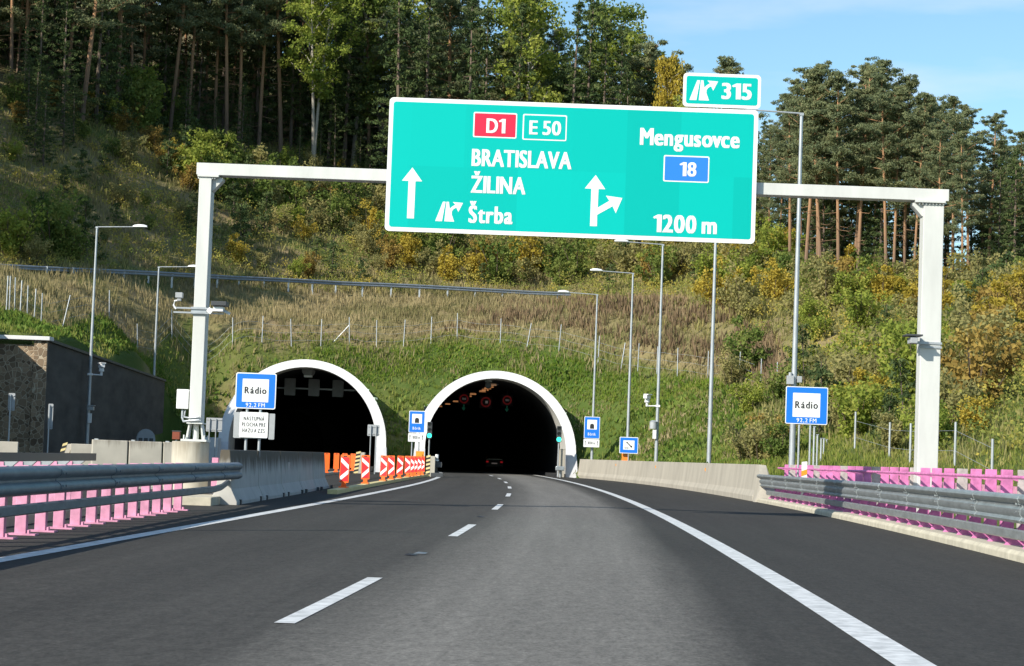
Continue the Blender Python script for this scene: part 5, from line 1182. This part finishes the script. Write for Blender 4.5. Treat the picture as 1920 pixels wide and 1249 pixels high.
# trees beyond the left edge of the picture, whose shade falls over the left slope
r = np.random.default_rng(404)
for k in range(54):
    y = 141 + 66 * ((k * .618) % 1.0); x = -.24 * y - 6.5 - (k % 4) * 4.2 - r.uniform(0, 2.5)
    put(PINE if k % 3 else SPRUCE, x, y, 'tree outside the left edge of the picture shading the slope', 'tree', 'trees beyond the left edge', r.uniform(.8, 1.05), r, sub='by the dark slope'); taken.append((x, y))
r = np.random.default_rng(606)
for k in range(16):
    px = 1470 + 17.5 * k + r.uniform(-5, 5); Y = r.uniform(186, 202); x, y = base(px, 545, Y); put(SPRUCE, x, y, 'low-branched dark spruce behind the pine trunks', 'tree', 'spruces behind the trunks', r.uniform(.5, .68), r, i=2); taken.append((x, y))
r = np.random.default_rng(505); k = tr = 0
while k < 48 and tr < 3000:
    tr += 1; x = r.uniform(-47, 26); y = float(forestY(x)) + r.uniform(-3.5, 7)
    if not free(x, y, 1.5): continue
    if x > 12 and r.uniform() < .6: continue
    taken.append((x, y)); i = int(r.choice([0, 2])); put(SPRUCE, x, y, 'half-grown green spruce at the forest edge', 'tree', 'half-grown spruces at the forest edge', r.uniform(.24, .55), r, i=i); k += 1
# --- understorey and bushes
r = np.random.default_rng(77)
desc = {'green': 'green leafy bush', 'olive': 'olive green bush', 'lime': 'yellow-green bush', 'yellow': 'yellow autumn bush', 'orange': 'orange-brown autumn bush'}
def bush(px, py_, Y, c, h, sub=None, i=None):
    x, y = base(px, py_, Y); put(BUSH[c], x, y, desc[c], 'bush', '%s bushes' % c, h / 2.2, r, i=i, sub=sub)
for q in ((385, 330, 204, 'lime', 4.6), (420, 350, 205, 'green', 4.6), (480, 370, 206, 'olive', 4.2), (520, 400, 204, 'green', 5.0), (575, 390, 206, 'olive', 4.4), (640, 400, 208, 'green', 5.2), (600, 440, 200, 'olive', 3.4), (690, 440, 204, 'yellow', 3.6), (680, 470, 198, 'olive', 3.2), (540, 450, 197, 'lime', 2.8), (1425, 868, 98, 'olive', 2.4), (1450, 868, 100, 'orange', 2.2), (1395, 865, 102, 'olive', 1.8), (1465, 868, 97, 'green', 2.0), (170, 205, 200, 'yellow', 3), (150, 225, 196, 'olive', 3.4), (95, 205, 196, 'orange', 3), (60, 215, 192, 'olive', 3.2), (215, 225, 200, 'lime', 3), (25, 215, 190, 'green', 3), (285, 300, 200, 'orange', 2.6), (240, 330, 192, 'olive', 3), (250, 290, 203, 'orange', 2.6), (320, 330, 200, 'yellow', 2.2), (100, 460, 160, 'green', 5.2), (20, 470, 156, 'lime', 4.6), (130, 470, 160, 'green', 3.4), (60, 480, 156, 'olive', 2.2),
          (375, 385, 196, 'lime', 5.4), (405, 400, 196, 'green', 4.6), (345, 370, 198, 'lime', 3.6), (430, 400, 200, 'green', 4.0), (470, 420, 198, 'green', 4.4), (350, 400, 194, 'orange', 2.6), (500, 420, 200, 'olive', 3.8), (460, 345, 210, 'lime', 3), (540, 350, 208, 'yellow', 3), (590, 400, 205, 'orange', 3.6), (560, 420, 203, 'green', 3.6), (620, 430, 203, 'green', 4.4), (250, 270, 204, 'green', 6), (265, 250, 208, 'lime', 6.5), (320, 240, 214, 'green', 5), (580, 515, 184, 'orange', 2.2)):
    bush(*q)
def cond_color(px, u):
    if px < 720: ps = (('olive', .48), ('green', .70), ('lime', .87), ('orange', .96), ('yellow', 1))
    elif px < 1300: ps = (('olive', .40), ('green', .58), ('orange', .70), ('lime', .88), ('yellow', 1))
    else: ps = (('olive', .24), ('lime', .64), ('green', .76), ('yellow', .93), ('orange', 1))
    for c, q in ps:
        if u <= q: return c
n = 0
bt = []
def scatter(count, xr, yf, mind, hr, sub=None, sap=.0):
    k = 0; tr = 0
    while k < count and tr < count * 40:
        tr += 1; x = r.uniform(*xr); a, b2 = yf(x)
        if b2 <= a: continue
        y = r.uniform(a, b2); px = to_px(x, y, hz(x, y))[0]
        if px < -40 or px > 1960 or any((x - p) ** 2 + (y - q) ** 2 < mind * mind for p, q in bt): continue
        bt.append((x, y)); k += 1
        if r.uniform() < sap: put(SAP, x, y, 'small dark young spruce among the bushes', 'young tree', 'young spruces among the bushes', r.uniform(.5, 1.25), r)
        else:
            c = cond_color(px, r.uniform()); put(BUSH[c], x, y, desc[c] + ('' if sub is None else ''), 'bush', '%s bushes' % c, r.uniform(*hr) / 2.2, r, sub=sub)
scatter(64, (-38, -11), lambda x: (railY(x) + 3, forestY(x) - 1), 2.0, (1.2, 3.0), None, .55)
scatter(24, (-48, -14), lambda x: (forestY(x) - 8, forestY(x) + 6), 2.0, (1.6, 3.6), None, .15)
scatter(105, (-14, 24), lambda x: (np.interp(x, [-14, 2, 10, 24], [193, 195, 190, 180]), forestY(x) + 3), 1.7, (2.2, 5.0), None, .14)
scatter(105, (15, 46), lambda x: (np.interp(x, [14.5, 16, 18, 22, 30, 46], [140, 110, 88, 96, 128, 175]), forestY(x) + 2), 1.8, (2.2, 4.2), None, .05)
scatter(40, (15, 30), lambda x: (np.interp(x, [15, 17, 20, 25, 30], [84, 80, 86, 104, 126]), np.interp(x, [15, 17, 20, 25, 30], [110, 112, 120, 136, 150])), 1.5, (1.4, 3.0), None, .1)
# --- ground cover, too many blades to count
def blades(name, N, xr, yr, cond, length, width, m, label, cat, seed, lean=.35, tint=(.5, .2)):
    q = np.random.default_rng(seed); X = q.uniform(*xr, N); Y = q.uniform(*yr, N); k = cond(X, Y, q); X, Y = X[k], Y[k]; Z = hgt(X, Y); ok = Z > .05
    for key, (xc, y0_, cz, ro) in TUN.items(): tx_ = X - (xc + CEN(Y) - CEN(y0_)); ok &= ~((np.where(Z > cz - ro, np.hypot(tx_, Z - (cz - ro)), np.abs(tx_)) < ro + .02) & (Y < y0_ + 14))
    ok &= ~((X < -23.6) & (X > -24.95) & (Y < 150))
    X, Y, Z = X[ok], Y[ok], Z[ok]; n = len(X)
    # tufts: 3 blades each
    X = np.repeat(X, 3) + q.normal(0, .10, n * 3); Y = np.repeat(Y, 3) + q.normal(0, .10, n * 3); Z = np.repeat(Z, 3); n *= 3
    l = length * q.uniform(.5, 1.4, n) * (.55 + .9 * fbm(X / 2.5, Y / 2.5, seed)); w = width * q.uniform(.7, 1.4, n); a = q.uniform(0, 6.28, n); le = np.abs(q.normal(0, lean, n)); b_ = q.uniform(0, 6.28, n)
    nf = np.clip(Y / 140, .42, 1); l = l * (.5 + .5 * nf); w = w * nf; base_ = np.stack([X, Y, Z - .04], 1); sd_ = np.stack([np.cos(a), np.sin(a), 0 * a], 1) * (w / 2)[:, None]; tip = base_ + np.stack([np.cos(b_) * np.sin(le), np.sin(b_) * np.sin(le), np.cos(le)], 1) * l[:, None]
    mid = base_ * .45 + tip * .55 
    V = np.stack([base_ - sd_ * .6, base_ + sd_ * .6, mid + sd_, tip, mid - sd_], 1).reshape(-1, 3)
    big = fbm(X / 4, Y / 4, seed + 5); tt = np.clip(q.normal(tint[0], tint[1], n) + (big - .5) * 1.3, 0, 1)
    me = np_mesh(name, V, np.arange(n * 5).reshape(-1, 5), m, nper=5, attr=np.repeat(tt, 5)); tag(np_obj(name, me), label, cat, kind='stuff')
def vis(X, Y):
    return (np.abs(X) < .255 * Y + 3)
blades('grass', 110000, (-34, 30), (62, 176), lambda X, Y, q: vis(X, Y) & (Y < fenceY(X) + 2.5 * fbm(X / 3, Y / 3, 5)) & ((X < 17.5) | (Y < 112)), .30, .06, L_grass, 'short green grass on the embankment over the portals', 'grass', 201)
blades('leafy_weeds', 46000, (-34, 20), (95, 172), lambda X, Y, q: vis(X, Y) & (Y < fenceY(X) - 1.2) & (X < 17) & (fbm(X / 3.5, Y / 3.5, 33) + q.normal(0, .04, len(X)) > np.where(X < -14, .46, .52)), .34, .22, L_weed, 'patches of leafy green weeds on the embankment', 'weeds', 202, .9)
blades('dry_grass', 60000, (-42, 24), (105, 215), lambda X, Y, q: vis(X, Y) & ((X > -14) | (Y < railY(X) + 1.5) | (fbm(X / 3, Y / 3, 44) > .52)) & (Y > fenceY(X) - 1.5 + 3 * q.uniform(size=len(X)) - 2.5 * (fbm(X / 4, Y / 4, 8) > .6)) & (Y < forestY(X) + 2) & ((X < 3) | (Y < fenceY(X) + 9)), .55, .055, L_dry, 'tall straw-coloured dry grass above the wire fence', 'grass', 203, .3)
L_mown = leaf_mat('mown_grass', (.085, .15, .02), (.155, .245, .03), (.25, .30, .06), .35)
blades('mown_grass', 60000, (-15, 16), (128, 170), lambda X, Y, q: vis(X, Y) & (Y < fenceY(X) - .4) & (Y > fenceY(X) - 5.2 + 2.2 * fbm(X / 3, Y / 3, 17)), .20, .055, L_mown, 'strip of bright green short grass just below the wire fence', 'grass', 209, .35)
blades('bank_straw', 26000, (-24, 18), (110, 172), lambda X, Y, q: vis(X, Y) & (Y < fenceY(X) - 3.5) & (X < 17) & (X > -13) & (fbm(X / 3.2, Y / 2.2, 131) + q.normal(0, .03, len(X)) > .54), .32, .07, L_dry, 'thin patches of faded straw on the green embankment', 'grass', 208, .5)
blades('brown_weeds', 15000, (-6, 19), (130, 200), lambda X, Y, q: vis(X, Y) & (Y > fenceY(X) + 3.5 + q.normal(0, 1.2, len(X))) & (Y < fenceY(X) + 22) & (Y < railY(X) - 1) & ((X > 4) | (fbm(X / 3, Y / 3, 14) + .03 * X > .56)) & (fbm(X / 2.2, Y / 2.2, 61) > .40), .75, .09, L_brown, 'tall brown withered weeds right of the portals', 'weeds', 204, .3)
L_mix = leaf_mat('autumn_thicket_leaves', (.18, .24, .065), (.38, .385, .10), (.60, .48, .11), .5, var=0)
def leafmass(name, N, xr, yr, cond, hmax, per, ls, m, label, cat, seed):
    q = np.random.default_rng(seed); X = q.uniform(*xr, N); Y = q.uniform(*yr, N); k = cond(X, Y, q); X, Y = X[k], Y[k]; Z = hgt(X, Y); ok = Z > .1; X, Y, Z = X[ok], Y[ok], Z[ok]
    hh = hmax * np.clip(fbm(X / 2.4, Y / 2.4, seed) * 2.2 - .55, .15, 1.2); n = len(X)
    V, _ = cloud(np.stack([X, Y, Z + hh * q.uniform(.1, 1, n), q.uniform(.35, .7, n)], 1), per, ls, ls * .65, q)
    hue = np.clip((fbm(X / 3.2, Y / 3.2, seed + 3) - .5) * 2.6 + .47 + q.normal(0, .08, n), 0, 1); tt = np.clip(np.repeat(hue, per) + q.normal(0, .09, n * per), 0, 1)
    me = np_mesh(name, V, np.arange(len(V)).reshape(-1, 4), m, attr=np.repeat(tt, 4)); tag(np_obj(name, me), label, cat, kind='stuff')
leafmass('autumn_thicket', 9500, (-16, 50), (72, 224), lambda X, Y, q: vis(X, Y) & (((Y > railY(X) + 2) & (X < 6)) | ((Y > fenceY(X) + 17) & (X >= 6)) | (X > np.interp(Y, [70, 95, 140], [16.0, 17.5, 20.5]))) & (Y < forestY(X) + 5), 2.1, 22, .17, L_mix, 'dense olive and yellow thicket filling the slope between the bushes', 'thicket', 206)
leafmass('hill_scrub', 6500, (-50, -10), (140, 226), lambda X, Y, q: vis(X, Y) & (Y > railY(X) + 1.5) & (Y < forestY(X) + 5) & (fbm(X / 3.5, Y / 3.5, 91) > .44), 1.5, 22, .16, L_mix, 'low olive scrub in patches on the left slope', 'scrub', 207)
blades('undergrowth', 42000, (-50, 50), (72, 226), lambda X, Y, q: vis(X, Y) & (((Y > railY(X) + 1) & (X < 3)) | ((Y > fenceY(X) + 8) & (X >= 3)) | (X > 15)) & (Y < forestY(X) + 6), .6, .10, L_olive, 'mixed olive undergrowth between the bushes', 'undergrowth', 205, .5)
# prototypes never set out in the picture are removed
for lst in [PINE, BUSHY, SPRUCE, SAP] + list(BROAD.values()) + list(BUSH.values()):
    for o in lst:
        if o.name not in _used:
            for ch in list(o.children): bpy.data.objects.remove(ch)
            bpy.data.objects.remove(o)
